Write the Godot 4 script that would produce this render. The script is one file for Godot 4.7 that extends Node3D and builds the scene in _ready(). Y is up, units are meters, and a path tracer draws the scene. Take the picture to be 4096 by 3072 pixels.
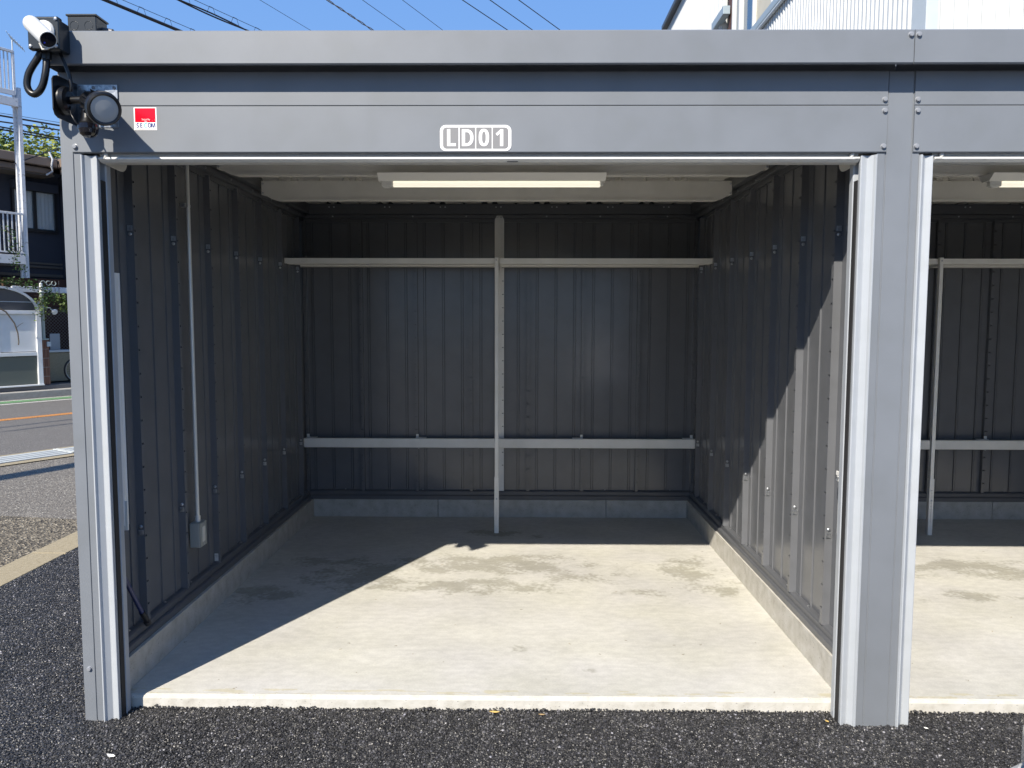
extends Node3D
# ---------------------------------------------------------------- mesh builder
class MB:
	var v := PackedVector3Array()
	var n := PackedVector3Array()
	func tri(a: Vector3, b: Vector3, c: Vector3, na: Vector3, nb: Vector3, nc: Vector3) -> void:
		if (b - a).cross(c - a).dot(na + nb + nc) > 0.0:
			v.append(a); v.append(c); v.append(b); n.append(na); n.append(nc); n.append(nb)
		else:
			v.append(a); v.append(b); v.append(c); n.append(na); n.append(nb); n.append(nc)
	func quad(a: Vector3, b: Vector3, c: Vector3, d: Vector3, nr: Vector3) -> void:
		tri(a, b, c, nr, nr, nr); tri(a, c, d, nr, nr, nr)
	func qn(a: Vector3, b: Vector3, c: Vector3, d: Vector3, na: Vector3, nb: Vector3, nc: Vector3, nd: Vector3) -> void:
		tri(a, b, c, na, nb, nc); tri(a, c, d, na, nc, nd)
	func box(c: Vector3, s: Vector3, bev: float = 0.0, bs: Basis = Basis.IDENTITY) -> MB:
		var h := s * 0.5
		var e := minf(bev, minf(h.x, minf(h.y, h.z)) * 0.49)
		var cs := {}
		for x in [-1, 1]:
			for y in [-1, 1]:
				for z in [-1, 1]:
					var k := Vector3(x, y, z)
					cs[k] = [c + bs * (k * (h - Vector3(0, e, e))), c + bs * (k * (h - Vector3(e, 0, e))), c + bs * (k * (h - Vector3(e, e, 0)))]
		for ax in 3:
			var b1 := (ax + 1) % 3
			var b2 := (ax + 2) % 3
			for s0 in [-1, 1]:
				var q := []
				for p in [[-1, -1], [1, -1], [1, 1], [-1, 1]]:
					var k := Vector3.ZERO
					k[ax] = s0; k[b1] = p[0]; k[b2] = p[1]
					q.append(cs[k][ax])
				var nr := Vector3.ZERO
				nr[ax] = s0
				quad(q[0], q[1], q[2], q[3], bs * nr)
			if e > 0.0:
				for s1 in [-1, 1]:
					for s2 in [-1, 1]:
						var ka := Vector3.ZERO
						ka[ax] = -1; ka[b1] = s1; ka[b2] = s2
						var kb := ka
						kb[ax] = 1
						var n1 := Vector3.ZERO
						n1[b1] = s1
						var n2 := Vector3.ZERO
						n2[b2] = s2
						n1 = bs * n1; n2 = bs * n2
						qn(cs[ka][b1], cs[kb][b1], cs[kb][b2], cs[ka][b2], n1, n1, n2, n2)
		if e > 0.0:
			for k in cs:
				var nr: Vector3 = (bs * k).normalized()
				tri(cs[k][0], cs[k][1], cs[k][2], nr, nr, nr)
		return self
	# closed polygon in the plane (u,v) at o, swept along w
	func extr(poly: PackedVector2Array, o: Vector3, u: Vector3, vv: Vector3, w: Vector3, caps: bool = true) -> MB:
		var area := 0.0
		var m := poly.size()
		for i in m:
			area += poly[i].cross(poly[(i + 1) % m])
		var sg := 1.0 if area > 0.0 else -1.0
		for i in m:
			var a := poly[i]
			var b := poly[(i + 1) % m]
			var t := b - a
			if t.length() < 1e-7:
				continue
			var n2 := Vector2(t.y, -t.x).normalized() * sg
			var nr := (u * n2.x + vv * n2.y).normalized()
			var pa := o + u * a.x + vv * a.y
			var pb := o + u * b.x + vv * b.y
			quad(pa, pb, pb + w, pa + w, nr)
		if caps:
			var ix := Geometry2D.triangulate_polygon(poly)
			var wn := u.cross(vv).normalized()
			if wn.dot(w) < 0.0:
				wn = -wn
			for i in range(0, ix.size(), 3):
				var p0 := o + u * poly[ix[i]].x + vv * poly[ix[i]].y
				var p1 := o + u * poly[ix[i + 1]].x + vv * poly[ix[i + 1]].y
				var p2 := o + u * poly[ix[i + 2]].x + vv * poly[ix[i + 2]].y
				tri(p0, p1, p2, -wn, -wn, -wn)
				tri(p0 + w, p1 + w, p2 + w, wn, wn, wn)
		return self
	# rings: [Vector2(radius, t)] round an axis, smooth
	func lathe(prof: Array, o: Vector3, axis: Vector3, sides: int = 20, cap: bool = true) -> MB:
		var ax := axis.normalized()
		var e1 := ax.cross(Vector3.UP if absf(ax.y) < 0.9 else Vector3.RIGHT).normalized()
		var e2 := ax.cross(e1)
		for i in prof.size() - 1:
			var a: Vector2 = prof[i]
			var b: Vector2 = prof[i + 1]
			var t := b - a
			var sn := Vector2(t.y, -t.x).normalized()
			for k in sides:
				var d0 := e1 * cos(TAU * k / sides) + e2 * sin(TAU * k / sides)
				var d1 := e1 * cos(TAU * (k + 1) / sides) + e2 * sin(TAU * (k + 1) / sides)
				var n0 := (d0 * sn.x + ax * sn.y).normalized()
				var n1 := (d1 * sn.x + ax * sn.y).normalized()
				qn(o + d0 * a.x + ax * a.y, o + d0 * b.x + ax * b.y, o + d1 * b.x + ax * b.y, o + d1 * a.x + ax * a.y, n0, n0, n1, n1)
		if cap:
			for q in [[prof[0], -1.0], [prof[prof.size() - 1], 1.0]]:
				var p: Vector2 = q[0]
				if p.x < 1e-5:
					continue
				var nr: Vector3 = ax * q[1]
				for k in sides:
					var d0 := e1 * cos(TAU * k / sides) + e2 * sin(TAU * k / sides)
					var d1 := e1 * cos(TAU * (k + 1) / sides) + e2 * sin(TAU * (k + 1) / sides)
					tri(o + ax * p.y, o + d0 * p.x + ax * p.y, o + d1 * p.x + ax * p.y, nr, nr, nr)
		return self
	func cyl(a: Vector3, b: Vector3, r0: float, r1: float = -1.0, sides: int = 12) -> MB:
		return lathe([Vector2(r0, 0), Vector2(r0 if r1 < 0.0 else r1, (b - a).length())], a, b - a, sides)
	func tube(p: Array, r: float, sides: int = 8, r1: float = -1.0, ribbed: float = 0.0) -> MB:
		var m := p.size()
		var e := Vector3.ZERO
		var rings := []
		for i in m:
			var t: Vector3 = (p[mini(i + 1, m - 1)] - p[maxi(i - 1, 0)]).normalized()
			if i == 0:
				e = t.cross(Vector3.UP if absf(t.y) < 0.9 else Vector3.RIGHT).normalized()
			else:
				e = (e - t * e.dot(t)).normalized()
			var f := t.cross(e)
			var rr := r if r1 < 0.0 else lerpf(r, r1, float(i) / (m - 1))
			if ribbed > 0.0 and i % 2 == 1:
				rr *= 1.0 - ribbed
			var ring := []
			for k in sides:
				var d := e * cos(TAU * k / sides) + f * sin(TAU * k / sides)
				ring.append([p[i] + d * rr, d])
			rings.append(ring)
		for i in m - 1:
			for k in sides:
				var k2 := (k + 1) % sides
				var a = rings[i][k]
				var b = rings[i + 1][k]
				var c = rings[i + 1][k2]
				var d = rings[i][k2]
				qn(a[0], b[0], c[0], d[0], a[1], b[1], c[1], d[1])
		for q in [0, m - 1]:
			var t: Vector3 = (p[1] - p[0]).normalized() * -1.0 if q == 0 else (p[m - 1] - p[m - 2]).normalized()
			for k in range(1, sides - 1):
				tri(rings[q][0][0], rings[q][k][0], rings[q][k + 1][0], t, t, t)
		return self
	func mesh() -> ArrayMesh:
		var a := []
		a.resize(Mesh.ARRAY_MAX)
		a[Mesh.ARRAY_VERTEX] = v
		a[Mesh.ARRAY_NORMAL] = n
		var am := ArrayMesh.new()
		am.add_surface_from_arrays(Mesh.PRIMITIVE_TRIANGLES, a)
		return am

var M := {}
var names := {}
var rng := RandomNumberGenerator.new()

# ---------------------------------------------------------------- scene helpers
func numbered(s: String) -> String:
	if not names.has(s):
		names[s] = 0
		return s
	names[s] += 1
	return "%s_%03d" % [s, names[s]]
func tag(o: Node, label: String, cat: String, group: String = "", kind: String = "") -> void:
	if label != "": o.set_meta("label", label)
	if cat != "": o.set_meta("category", cat)
	if group != "": o.set_meta("group", group)
	if kind != "": o.set_meta("kind", kind)
func thing(called: String, label: String, cat: String, at: Vector3 = Vector3.ZERO, turn: float = 0.0, group: String = "") -> Node3D:
	var o := Node3D.new()
	o.name = numbered(called)
	add_child(o)
	o.position = at
	o.rotation.y = turn
	tag(o, label, cat, group)
	return o
func part(parent: Node, called: String, me: Mesh, mat: Material, at: Vector3 = Vector3.ZERO, bs: Basis = Basis.IDENTITY, label: String = "") -> MeshInstance3D:
	var o := MeshInstance3D.new()
	o.name = called
	o.mesh = me
	o.material_override = mat
	o.transform = Transform3D(bs, at)
	parent.add_child(o, true)
	if label != "": o.set_meta("label", label)
	return o
func solo(called: String, label: String, cat: String, me: Mesh, mat: Material, at: Vector3 = Vector3.ZERO, group: String = "", turn: float = 0.0) -> MeshInstance3D:
	var o := part(self, numbered(called), me, mat, at, Basis(Vector3.UP, turn))
	tag(o, label, cat, group)
	return o
func struct(called: String, me: Mesh, mat: Material, at: Vector3 = Vector3.ZERO, turn: float = 0.0) -> MeshInstance3D:
	var o := part(self, numbered(called), me, mat, at, Basis(Vector3.UP, turn))
	o.set_meta("kind", "structure")
	return o
func mb() -> MB:
	return MB.new()
func P(a: Array) -> PackedVector2Array:
	var r := PackedVector2Array()
	for i in range(0, a.size(), 2):
		r.append(Vector2(a[i], a[i + 1]))
	return r
func rrect(w: float, h: float, r: float, seg: int = 6) -> PackedVector2Array:
	var o := PackedVector2Array()
	for q in 4:
		var cx := (w * 0.5 - r) * (1.0 if q == 0 or q == 3 else -1.0)
		var cy := (h * 0.5 - r) * (1.0 if q < 2 else -1.0)
		for i in seg + 1:
			var t := PI * 0.5 * (q + float(i) / seg)
			o.append(Vector2(cx + r * cos(t), cy + r * sin(t)))
	return o

# ---------------------------------------------------------------- textures and materials
func lin(r: float, g: float, b: float) -> Color:
	return Color(r, g, b).linear_to_srgb()
func noise_bytes(size: int, freq: float, sd: int, kind: int = FastNoiseLite.TYPE_SIMPLEX_SMOOTH, oct: int = 4, ret: int = 0) -> PackedByteArray:
	var f := FastNoiseLite.new()
	f.seed = sd
	f.noise_type = kind
	f.frequency = freq
	f.fractal_octaves = oct
	if kind == FastNoiseLite.TYPE_CELLULAR:
		f.fractal_type = FastNoiseLite.FRACTAL_NONE
		f.cellular_return_type = ret
	var im := f.get_seamless_image(size, size)
	im.convert(Image.FORMAT_L8)
	return im.get_data()
func lut_tex(b: PackedByteArray, size: int, lut: Array) -> ImageTexture:
	# lut: [[t, Color], ...]
	var tab := []
	for i in 256:
		var t := i / 255.0
		var c: Color = lut[lut.size() - 1][1]
		for k in lut.size() - 1:
			if t <= lut[k + 1][0]:
				c = lut[k][1].lerp(lut[k + 1][1], clampf((t - lut[k][0]) / (lut[k + 1][0] - lut[k][0]), 0, 1))
				break
		tab.append([int(c.r * 255), int(c.g * 255), int(c.b * 255)])
	var o := PackedByteArray()
	o.resize(size * size * 3)
	for i in size * size:
		var e = tab[b[i]]
		o[i * 3] = e[0]; o[i * 3 + 1] = e[1]; o[i * 3 + 2] = e[2]
	var im := Image.create_from_data(size, size, false, Image.FORMAT_RGB8, o)
	im.generate_mipmaps()
	return ImageTexture.create_from_image(im)
func nrm_tex(b: PackedByteArray, size: int, k: float) -> ImageTexture:
	var im := Image.create_from_data(size, size, false, Image.FORMAT_L8, b)
	im.convert(Image.FORMAT_RGBA8)
	im.bump_map_to_normal_map(k)
	im.generate_mipmaps()
	return ImageTexture.create_from_image(im)
func mat(called: String, c: Color, rough: float, metal: float = 0.0, spec: float = 0.5, alb: Texture2D = null, nt: Texture2D = null, scale: float = 1.0, nstr: float = 1.0) -> StandardMaterial3D:
	var m := StandardMaterial3D.new()
	m.albedo_color = c
	m.roughness = rough
	m.metallic = metal
	m.metallic_specular = spec
	if alb or nt:
		m.uv1_triplanar = true
		m.uv1_world_triplanar = true
		m.uv1_scale = Vector3.ONE * scale
		if alb: m.albedo_texture = alb
		if nt:
			m.normal_enabled = true
			m.normal_texture = nt
			m.normal_scale = nstr
	M[called] = m
	return m
func make_materials() -> void:
	var soft := noise_bytes(512, 0.008, 3)
	var fine := noise_bytes(512, 0.06, 5)
	var w := Color(1, 1, 1)
	var var_tex := lut_tex(soft, 512, [[0.2, Color(0.965, 0.965, 0.96)], [0.5, Color(0.985, 0.985, 0.985)], [0.8, w]])
	var wave := nrm_tex(noise_bytes(512, 0.006, 9, FastNoiseLite.TYPE_SIMPLEX_SMOOTH, 2), 512, 3.0)
	var fine_n := nrm_tex(fine, 512, 2.0)
	mat("paint", lin(0.172, 0.187, 0.209), 0.44, 0.0, 0.5, var_tex, wave, 0.8, 0.07)
	mat("wall", lin(0.132, 0.137, 0.149), 0.2, 0.0, 0.5, var_tex, wave, 1.1, 0.1)
	mat("rail", lin(0.1, 0.104, 0.114), 0.32, 0.0, 0.5, var_tex, null, 1.3)
	mat("alu", lin(0.39, 0.415, 0.445), 0.32, 0.0, 0.5, var_tex, null, 1.7)
	mat("bar", lin(0.68, 0.68, 0.66), 0.34, 0.1, 0.5, var_tex, null, 1.7)
	mat("beam", lin(0.7, 0.68, 0.63), 0.5, 0.0, 0.4, var_tex, wave, 1.0, 0.2)
	mat("roofin", lin(0.7, 0.68, 0.63), 0.6, 0.0, 0.4, var_tex)
	mat("shelf", lin(0.78, 0.77, 0.735), 0.42, 0.0, 0.5, var_tex)
	mat("zinc", lin(0.6, 0.61, 0.62), 0.3, 0.85, 0.5, lut_tex(noise_bytes(256, 0.05, 12, FastNoiseLite.TYPE_CELLULAR, 1, FastNoiseLite.RETURN_CELL_VALUE), 256, [[0, Color(0.75, 0.77, 0.8)], [1, w]]), null, 9.0)
	mat("bolt", lin(0.25, 0.262, 0.285), 0.35, 0.1)
	mat("black", lin(0.007, 0.007, 0.008), 0.34)
	mat("rubber", lin(0.02, 0.02, 0.022), 0.75)
	mat("navy", lin(0.012, 0.017, 0.023), 0.3)
	mat("white", lin(0.56, 0.555, 0.53), 0.42)
	mat("lamp_white", lin(0.84, 0.825, 0.77), 0.38)
	mat("diffuser", lin(0.86, 0.845, 0.78), 0.35)
	M["diffuser"].emission_enabled = true
	M["diffuser"].emission = Color(1.0, 0.965, 0.87)
	M["diffuser"].emission_energy_multiplier = 0.5
	mat("lens_grey", lin(0.36, 0.37, 0.37), 0.22, 0.0, 0.5, null, fine_n, 30.0, 0.15)
	mat("glass_black", lin(0.008, 0.008, 0.012), 0.06)
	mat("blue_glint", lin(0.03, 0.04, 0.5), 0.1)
	mat("sign_white", lin(0.82, 0.82, 0.82), 0.5)
	mat("sign_grey", lin(0.2, 0.2, 0.207), 0.5)
	mat("red", lin(0.72, 0.004, 0.02), 0.18)
	mat("ink", lin(0.02, 0.03, 0.18), 0.3)
	mat("teal", lin(0.1, 0.5, 0.55), 0.3)
	mat("print_red", lin(0.6, 0.02, 0.05), 0.3)
	mat("blue_grip", lin(0.008, 0.02, 0.1), 0.4)
	mat("conduit", lin(0.66, 0.66, 0.63), 0.28, 0.25)
	mat("box_green", lin(0.3, 0.315, 0.3), 0.36, 0.1)
	mat("switch", lin(0.6, 0.6, 0.57), 0.4)
	# concrete
	var cb := noise_bytes(1024, 0.012, 21, FastNoiseLite.TYPE_SIMPLEX_SMOOTH, 6)
	var conc_n := nrm_tex(noise_bytes(512, 0.05, 22, FastNoiseLite.TYPE_SIMPLEX_SMOOTH, 5), 512, 1.6)
	var conc_t := lut_tex(cb, 1024, [[0.1, Color(0.88, 0.87, 0.85)], [0.35, Color(0.94, 0.935, 0.92)], [0.6, Color(0.965, 0.96, 0.95)], [0.9, w]])
	var pit := noise_bytes(1024, 0.09, 24, FastNoiseLite.TYPE_SIMPLEX_SMOOTH, 2)
	var cim := conc_t.get_image()
	cim.clear_mipmaps()
	var cd := cim.get_data()
	for i in 1024 * 1024:
		if pit[i] > 218:
			for e in 3:
				cd[i * 3 + e] = int(cd[i * 3 + e] * 0.68)
	cim = Image.create_from_data(1024, 1024, false, Image.FORMAT_RGB8, cd)
	cim.generate_mipmaps()
	conc_t = ImageTexture.create_from_image(cim)
	mat("kerb", lin(0.5, 0.485, 0.45), 0.85, 0.0, 0.3, conc_t, conc_n, 0.9, 0.35)
	mat("kerb_light", lin(0.56, 0.547, 0.51), 0.85, 0.0, 0.3, conc_t, conc_n, 0.9, 0.35)
	mat("edge_conc", lin(0.34, 0.29, 0.2), 0.9, 0.0, 0.3, conc_t, conc_n, 2.2, 1.0)
	# asphalts
	var cell := noise_bytes(1024, 0.11, 31, FastNoiseLite.TYPE_CELLULAR, 1, FastNoiseLite.RETURN_CELL_VALUE)
	var dist := noise_bytes(1024, 0.11, 31, FastNoiseLite.TYPE_CELLULAR, 1, FastNoiseLite.RETURN_DISTANCE)
	var an := nrm_tex(dist, 1024, 5.0)
	mat("asphalt_new", w, 0.62, 0.0, 0.5, lut_tex(cell, 1024, [[0, lin(0.02, 0.02, 0.021)], [0.55, lin(0.042, 0.041, 0.043)], [0.9, lin(0.075, 0.073, 0.072)], [0.96, lin(0.25, 0.24, 0.22)], [1, lin(0.4, 0.38, 0.34)]]), an, 1.0, 1.3)
	mat("asphalt_old", w, 0.85, 0.0, 0.3, lut_tex(cell, 1024, [[0, lin(0.09, 0.082, 0.072)], [0.6, lin(0.175, 0.16, 0.14)], [0.92, lin(0.24, 0.215, 0.18)], [1, lin(0.5, 0.47, 0.4)]]), an, 0.9, 0.8)
	mat("asphalt_road", w, 0.85, 0.0, 0.3, lut_tex(cell, 1024, [[0, lin(0.085, 0.08, 0.075)], [0.6, lin(0.15, 0.141, 0.131)], [0.93, lin(0.19, 0.178, 0.162)], [1, lin(0.35, 0.34, 0.31)]]), an, 1.3, 0.7)
	mat("asphalt_coarse", w, 0.85, 0.0, 0.3, lut_tex(cell, 1024, [[0, lin(0.06, 0.052, 0.042)], [0.45, lin(0.14, 0.122, 0.095)], [0.85, lin(0.24, 0.205, 0.15)], [1, lin(0.42, 0.37, 0.28)]]), an, 0.55, 1.6)
	var ms := StandardMaterial3D.new()
	ms.vertex_color_use_as_albedo = true
	ms.roughness = 0.42
	M["stones"] = ms
	var wear := lut_tex(noise_bytes(512, 0.03, 41, FastNoiseLite.TYPE_SIMPLEX_SMOOTH, 5), 512, [[0.0, Color(0.45, 0.45, 0.45)], [0.33, Color(0.6, 0.6, 0.58)], [0.4, Color(0.9, 0.9, 0.9)], [1, w]])
	mat("line_orange", lin(0.62, 0.26, 0.07), 0.7, 0.0, 0.4, wear, null, 2.0)
	mat("line_white", lin(0.62, 0.6, 0.54), 0.7, 0.0, 0.4, wear, null, 2.0)
	mat("line_green", lin(0.16, 0.33, 0.15), 0.7, 0.0, 0.4, wear, null, 2.0)
	# background
	mat("house_wall", lin(0.035, 0.04, 0.055), 0.75, 0.0, 0.4, var_tex, fine_n, 1.0, 0.3)
	mat("house_trim", lin(0.085, 0.075, 0.065), 0.7)
	mat("fascia_brown", lin(0.2, 0.155, 0.125), 0.55, 0.0, 0.4, var_tex)
	mat("frame_black", lin(0.012, 0.012, 0.014), 0.4)
	mat("curtain", lin(0.62, 0.62, 0.6), 0.9)
	var paintwear := lut_tex(noise_bytes(512, 0.035, 51, FastNoiseLite.TYPE_SIMPLEX_SMOOTH, 5), 512, [[0.0, Color(0.5, 0.46, 0.42)], [0.2, Color(0.75, 0.73, 0.71)], [0.26, Color(0.96, 0.96, 0.96)], [1, w]])
	mat("white_worn", lin(0.62, 0.64, 0.67), 0.55, 0.0, 0.4, paintwear, null, 0.7)
	mat("white_panel", lin(0.7, 0.71, 0.72), 0.5, 0.0, 0.4, var_tex)
	mat("frost", lin(0.1, 0.115, 0.105), 0.25)
	mat("poly_dark", lin(0.05, 0.055, 0.065), 0.2)
	mat("brick", lin(0.16, 0.075, 0.055), 0.7, 0.0, 0.4, var_tex, fine_n, 4.0, 0.5)
	mat("brick_b", lin(0.2, 0.1, 0.07), 0.7, 0.0, 0.4, var_tex, fine_n, 4.0, 0.5)
	mat("mortar", lin(0.3, 0.28, 0.26), 0.9)
	mat("column_green", lin(0.33, 0.38, 0.36), 0.5, 0.0, 0.4, var_tex)
	mat("planter", lin(0.3, 0.27, 0.2), 0.9, 0.0, 0.3, conc_t, null, 2.0)
	mat("steel_dark", lin(0.12, 0.12, 0.13), 0.5, 0.4)
	mat("galvanised", lin(0.5, 0.52, 0.5), 0.5, 0.1)
	mat("chain", lin(0.3, 0.3, 0.29), 0.5, 0.6)
	mat("wood_dark", lin(0.07, 0.03, 0.02), 0.8)
	mat("cable", lin(0.015, 0.014, 0.015), 0.6)
	mat("cable_tan", lin(0.16, 0.13, 0.1), 0.6)
	mat("pole", lin(0.36, 0.35, 0.33), 0.85, 0.0, 0.3, conc_t, null, 0.8)
	mat("bark", lin(0.09, 0.07, 0.05), 0.9)
	mat("leaf_a", lin(0.22, 0.25, 0.045), 0.6)
	mat("leaf_b", lin(0.085, 0.13, 0.025), 0.6)
	mat("leaf_c", lin(0.035, 0.075, 0.015), 0.5)
	for k in ["leaf_a", "leaf_b", "leaf_c"]:
		M[k].cull_mode = BaseMaterial3D.CULL_DISABLED
		M[k].backlight_enabled = true
		M[k].backlight = Color(0.12, 0.16, 0.03)
	mat("metal_white", lin(0.58, 0.6, 0.6), 0.42, 0.0, 0.4, var_tex, null, 0.5)
	mat("metal_grey", lin(0.5, 0.55, 0.58), 0.4, 0.0, 0.4, var_tex, null, 0.5)
	mat("beige", lin(0.6, 0.55, 0.44), 0.6, 0.0, 0.4, var_tex, null, 0.5)
	mat("sky_glass", lin(0.06, 0.11, 0.17), 0.08, 0.0, 0.8)
	mat("brown", lin(0.1, 0.045, 0.03), 0.7)
	mat("verge", lin(0.05, 0.06, 0.075), 0.5)
	mat("gutter", lin(0.3, 0.37, 0.42), 0.45)
	mat("car_silver", lin(0.52, 0.54, 0.57), 0.25, 0.6)
	M["car_silver"].clearcoat_enabled = true
	M["car_silver"].clearcoat = 0.8
	mat("car_glass", lin(0.02, 0.025, 0.03), 0.05)
	mat("lamp_clear", lin(0.6, 0.6, 0.6), 0.1, 0.4)
	mat("leaf_yellow", lin(0.55, 0.38, 0.12), 0.7)
	mat("leaf_tan", lin(0.4, 0.28, 0.14), 0.7)
	mat("feather", lin(0.75, 0.74, 0.7), 0.8)
	var gl := StandardMaterial3D.new()
	gl.albedo_color = Color(0.75, 0.8, 0.82, 0.16)
	gl.transparency = BaseMaterial3D.TRANSPARENCY_ALPHA
	gl.roughness = 0.03
	M["pane"] = gl

# ---------------------------------------------------------------- constants measured from the photograph
const MOD := [-1.687, 1.370, 4.427]
const BAY := 3.057
const FLOOR := 0.054
const KERB := 0.188
const SUN := Vector3(0.483, -0.935, -1.0)
const RD := Vector3(0.52, 0, -0.854)
const RN := Vector3(0.854, 0, 0.52)
const RTURN := 1.0239
func W(d: float, y: float, s: float) -> Vector3:
	return RD * d + RN * s + Vector3(0, y, 0)

func _ready() -> void:
	var cam := Camera3D.new()
	cam.name = "camera"
	cam.fov = 2.0 * rad_to_deg(atan(1536.0 / 3101.9))
	cam.position = Vector3(0, 1.55, 2.8846)
	cam.rotation = Vector3(-deg_to_rad(4.599), deg_to_rad(0.594), deg_to_rad(0.110))
	cam.near = 0.05
	cam.far = 2000
	add_child(cam)
	cam.current = true
	var env := Environment.new()
	env.background_mode = Environment.BG_SKY
	var sm := ProceduralSkyMaterial.new()
	sm.sky_top_color = Color(0.35, 0.51, 0.74)
	sm.sky_horizon_color = Color(0.545, 0.69, 0.835)
	sm.sky_curve = 0.14
	sm.ground_bottom_color = Color(0.22, 0.21, 0.2)
	sm.ground_horizon_color = Color(0.5, 0.55, 0.6)
	sm.sun_angle_max = 1.0
	var sky := Sky.new()
	sky.sky_material = sm
	env.sky = sky
	env.tonemap_mode = Environment.TONE_MAPPER_LINEAR
	env.tonemap_exposure = 1.65
	env.sdfgi_enabled = true
	env.ssao_enabled = true
	env.ssil_enabled = true
	var we := WorldEnvironment.new()
	we.name = "environment"
	we.environment = env
	add_child(we)
	var sun := DirectionalLight3D.new()
	sun.name = "sun"
	sun.light_energy = 1.5
	sun.light_color = Color(1.0, 0.965, 0.905)
	sun.light_angular_distance = 0.53
	sun.shadow_enabled = true
	add_child(sun)
	sun.look_at_from_position(Vector3.ZERO, SUN, Vector3.UP)
	rng.seed = 7
	make_materials()
	build_ground()
	build_floor()
	build_garage()
	build_interior()
	build_front_devices()
	build_street()
	build_houses()
	build_right_buildings()
	build_cables()
	build_car()
	build_litter()
	build_stones()

# ---------------------------------------------------------------- ground
func sheet(pts: Array, y: float) -> ArrayMesh:
	# flat slab with a little thickness, outline given as x,z pairs
	var p := P(pts)
	var m := mb()
	m.extr(p, Vector3(0, y - 0.003, 0), Vector3(1, 0, 0), Vector3(0, 0, 1), Vector3(0, 0.003, 0))
	return m.mesh()
func road_sheet(d0: float, d1: float, s0: float, s1: float, y: float) -> ArrayMesh:
	var a := W(d0, 0, s0)
	var b := W(d1, 0, s0)
	var c := W(d1, 0, s1)
	var e := W(d0, 0, s1)
	return sheet([a.x, a.z, b.x, b.z, c.x, c.z, e.x, e.z], y)
func build_ground() -> void:
	struct("ground", sheet([-600, -600, 600, -600, 600, 600, -600, 600], -0.02), M.asphalt_old)
	struct("road", road_sheet(-120, 160, -14.9, -8.22, -0.013), M.asphalt_road)
	struct("parking_lot", sheet([-3.03, 30, -3.03, -1.6, -3.0, -3.6, 40, -3.6, 40, 30], 0.0), M.asphalt_new)
	struct("coarse_verge", sheet([-12, 6, -12, -3.35, -4.2, -3.2, -3.5, -3.1, -3.035, -3.12, -3.035, 6], -0.012), M.asphalt_coarse)
	# concrete edging between the new black asphalt and the old surface
	var m := mb()
	for k in 9:
		m = mb()
		m.box(Vector3(-3.16, -0.05, -2.62 + k * 0.9), Vector3(0.236, 0.1, 0.892), 0.006)
		struct("kerb_stone", m.mesh(), M.edge_conc)
	# road markings
	struct("road_line_orange", road_sheet(-100, 140, -11.84, -11.62, -0.009), M.line_orange)
	struct("road_line_white", road_sheet(-100, 140, -14.22, -14.08, -0.009), M.line_white)
	struct("road_band_green", road_sheet(-100, 140, -14.7, -14.36, -0.009), M.line_green)
	struct("road_line_white", road_sheet(-100, 140, -14.82, -14.72, -0.009), M.line_white)
	# drain: concrete lips and galvanised grating panels with bars
	struct("drain_kerb", road_sheet(-60, 90, -8.22, -8.13, -0.008), M.edge_conc)
	struct("drain_kerb", road_sheet(-60, 90, -7.66, -7.52, -0.008), M.edge_conc)
	struct("drain_channel", road_sheet(-60, 90, -8.128, -7.662, -0.014), M.steel_dark)
	var gl := ["galvanised drain grating panel just beyond the left picture edge", "galvanised drain grating panel filling most of the drain in view", "galvanised drain grating panel cut off by the garage corner post", "galvanised drain grating panel hidden behind the garage corner"]
	for k in 4:
		var g := thing("drain_grating", gl[k], "grating", W(1.0 + k * 1.0, -0.012, -7.895), RTURN, "galvanised gratings in the roadside drain")
		var bar := mb().box(Vector3.ZERO, Vector3(0.985, 0.012, 0.07), 0.002).mesh()
		for j in 4:
			part(g, "bar", bar, M.galvanised, Vector3(0, 0.006, -0.17 + j * 0.1133))
		var rib := mb().box(Vector3.ZERO, Vector3(0.02, 0.008, 0.43), 0.001).mesh()
		for j in 2:
			part(g, "end_bar", rib, M.galvanised, Vector3(-0.482 + j * 0.964, 0.016, 0))
	# far pavement on the other side of the road
	var sw := mb().box(Vector3.ZERO, Vector3(80, 0.2, 30), 0.012).mesh()
	struct("pavement", sw, M.pole, W(20, 0.02, -30.05), RTURN)
	var st := mb().box(Vector3.ZERO, Vector3(6, 0.09, 2.0), 0.01).mesh()
	struct("step", st, M.steel_dark, W(4.0, 0.165, -16.3), RTURN)
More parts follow.
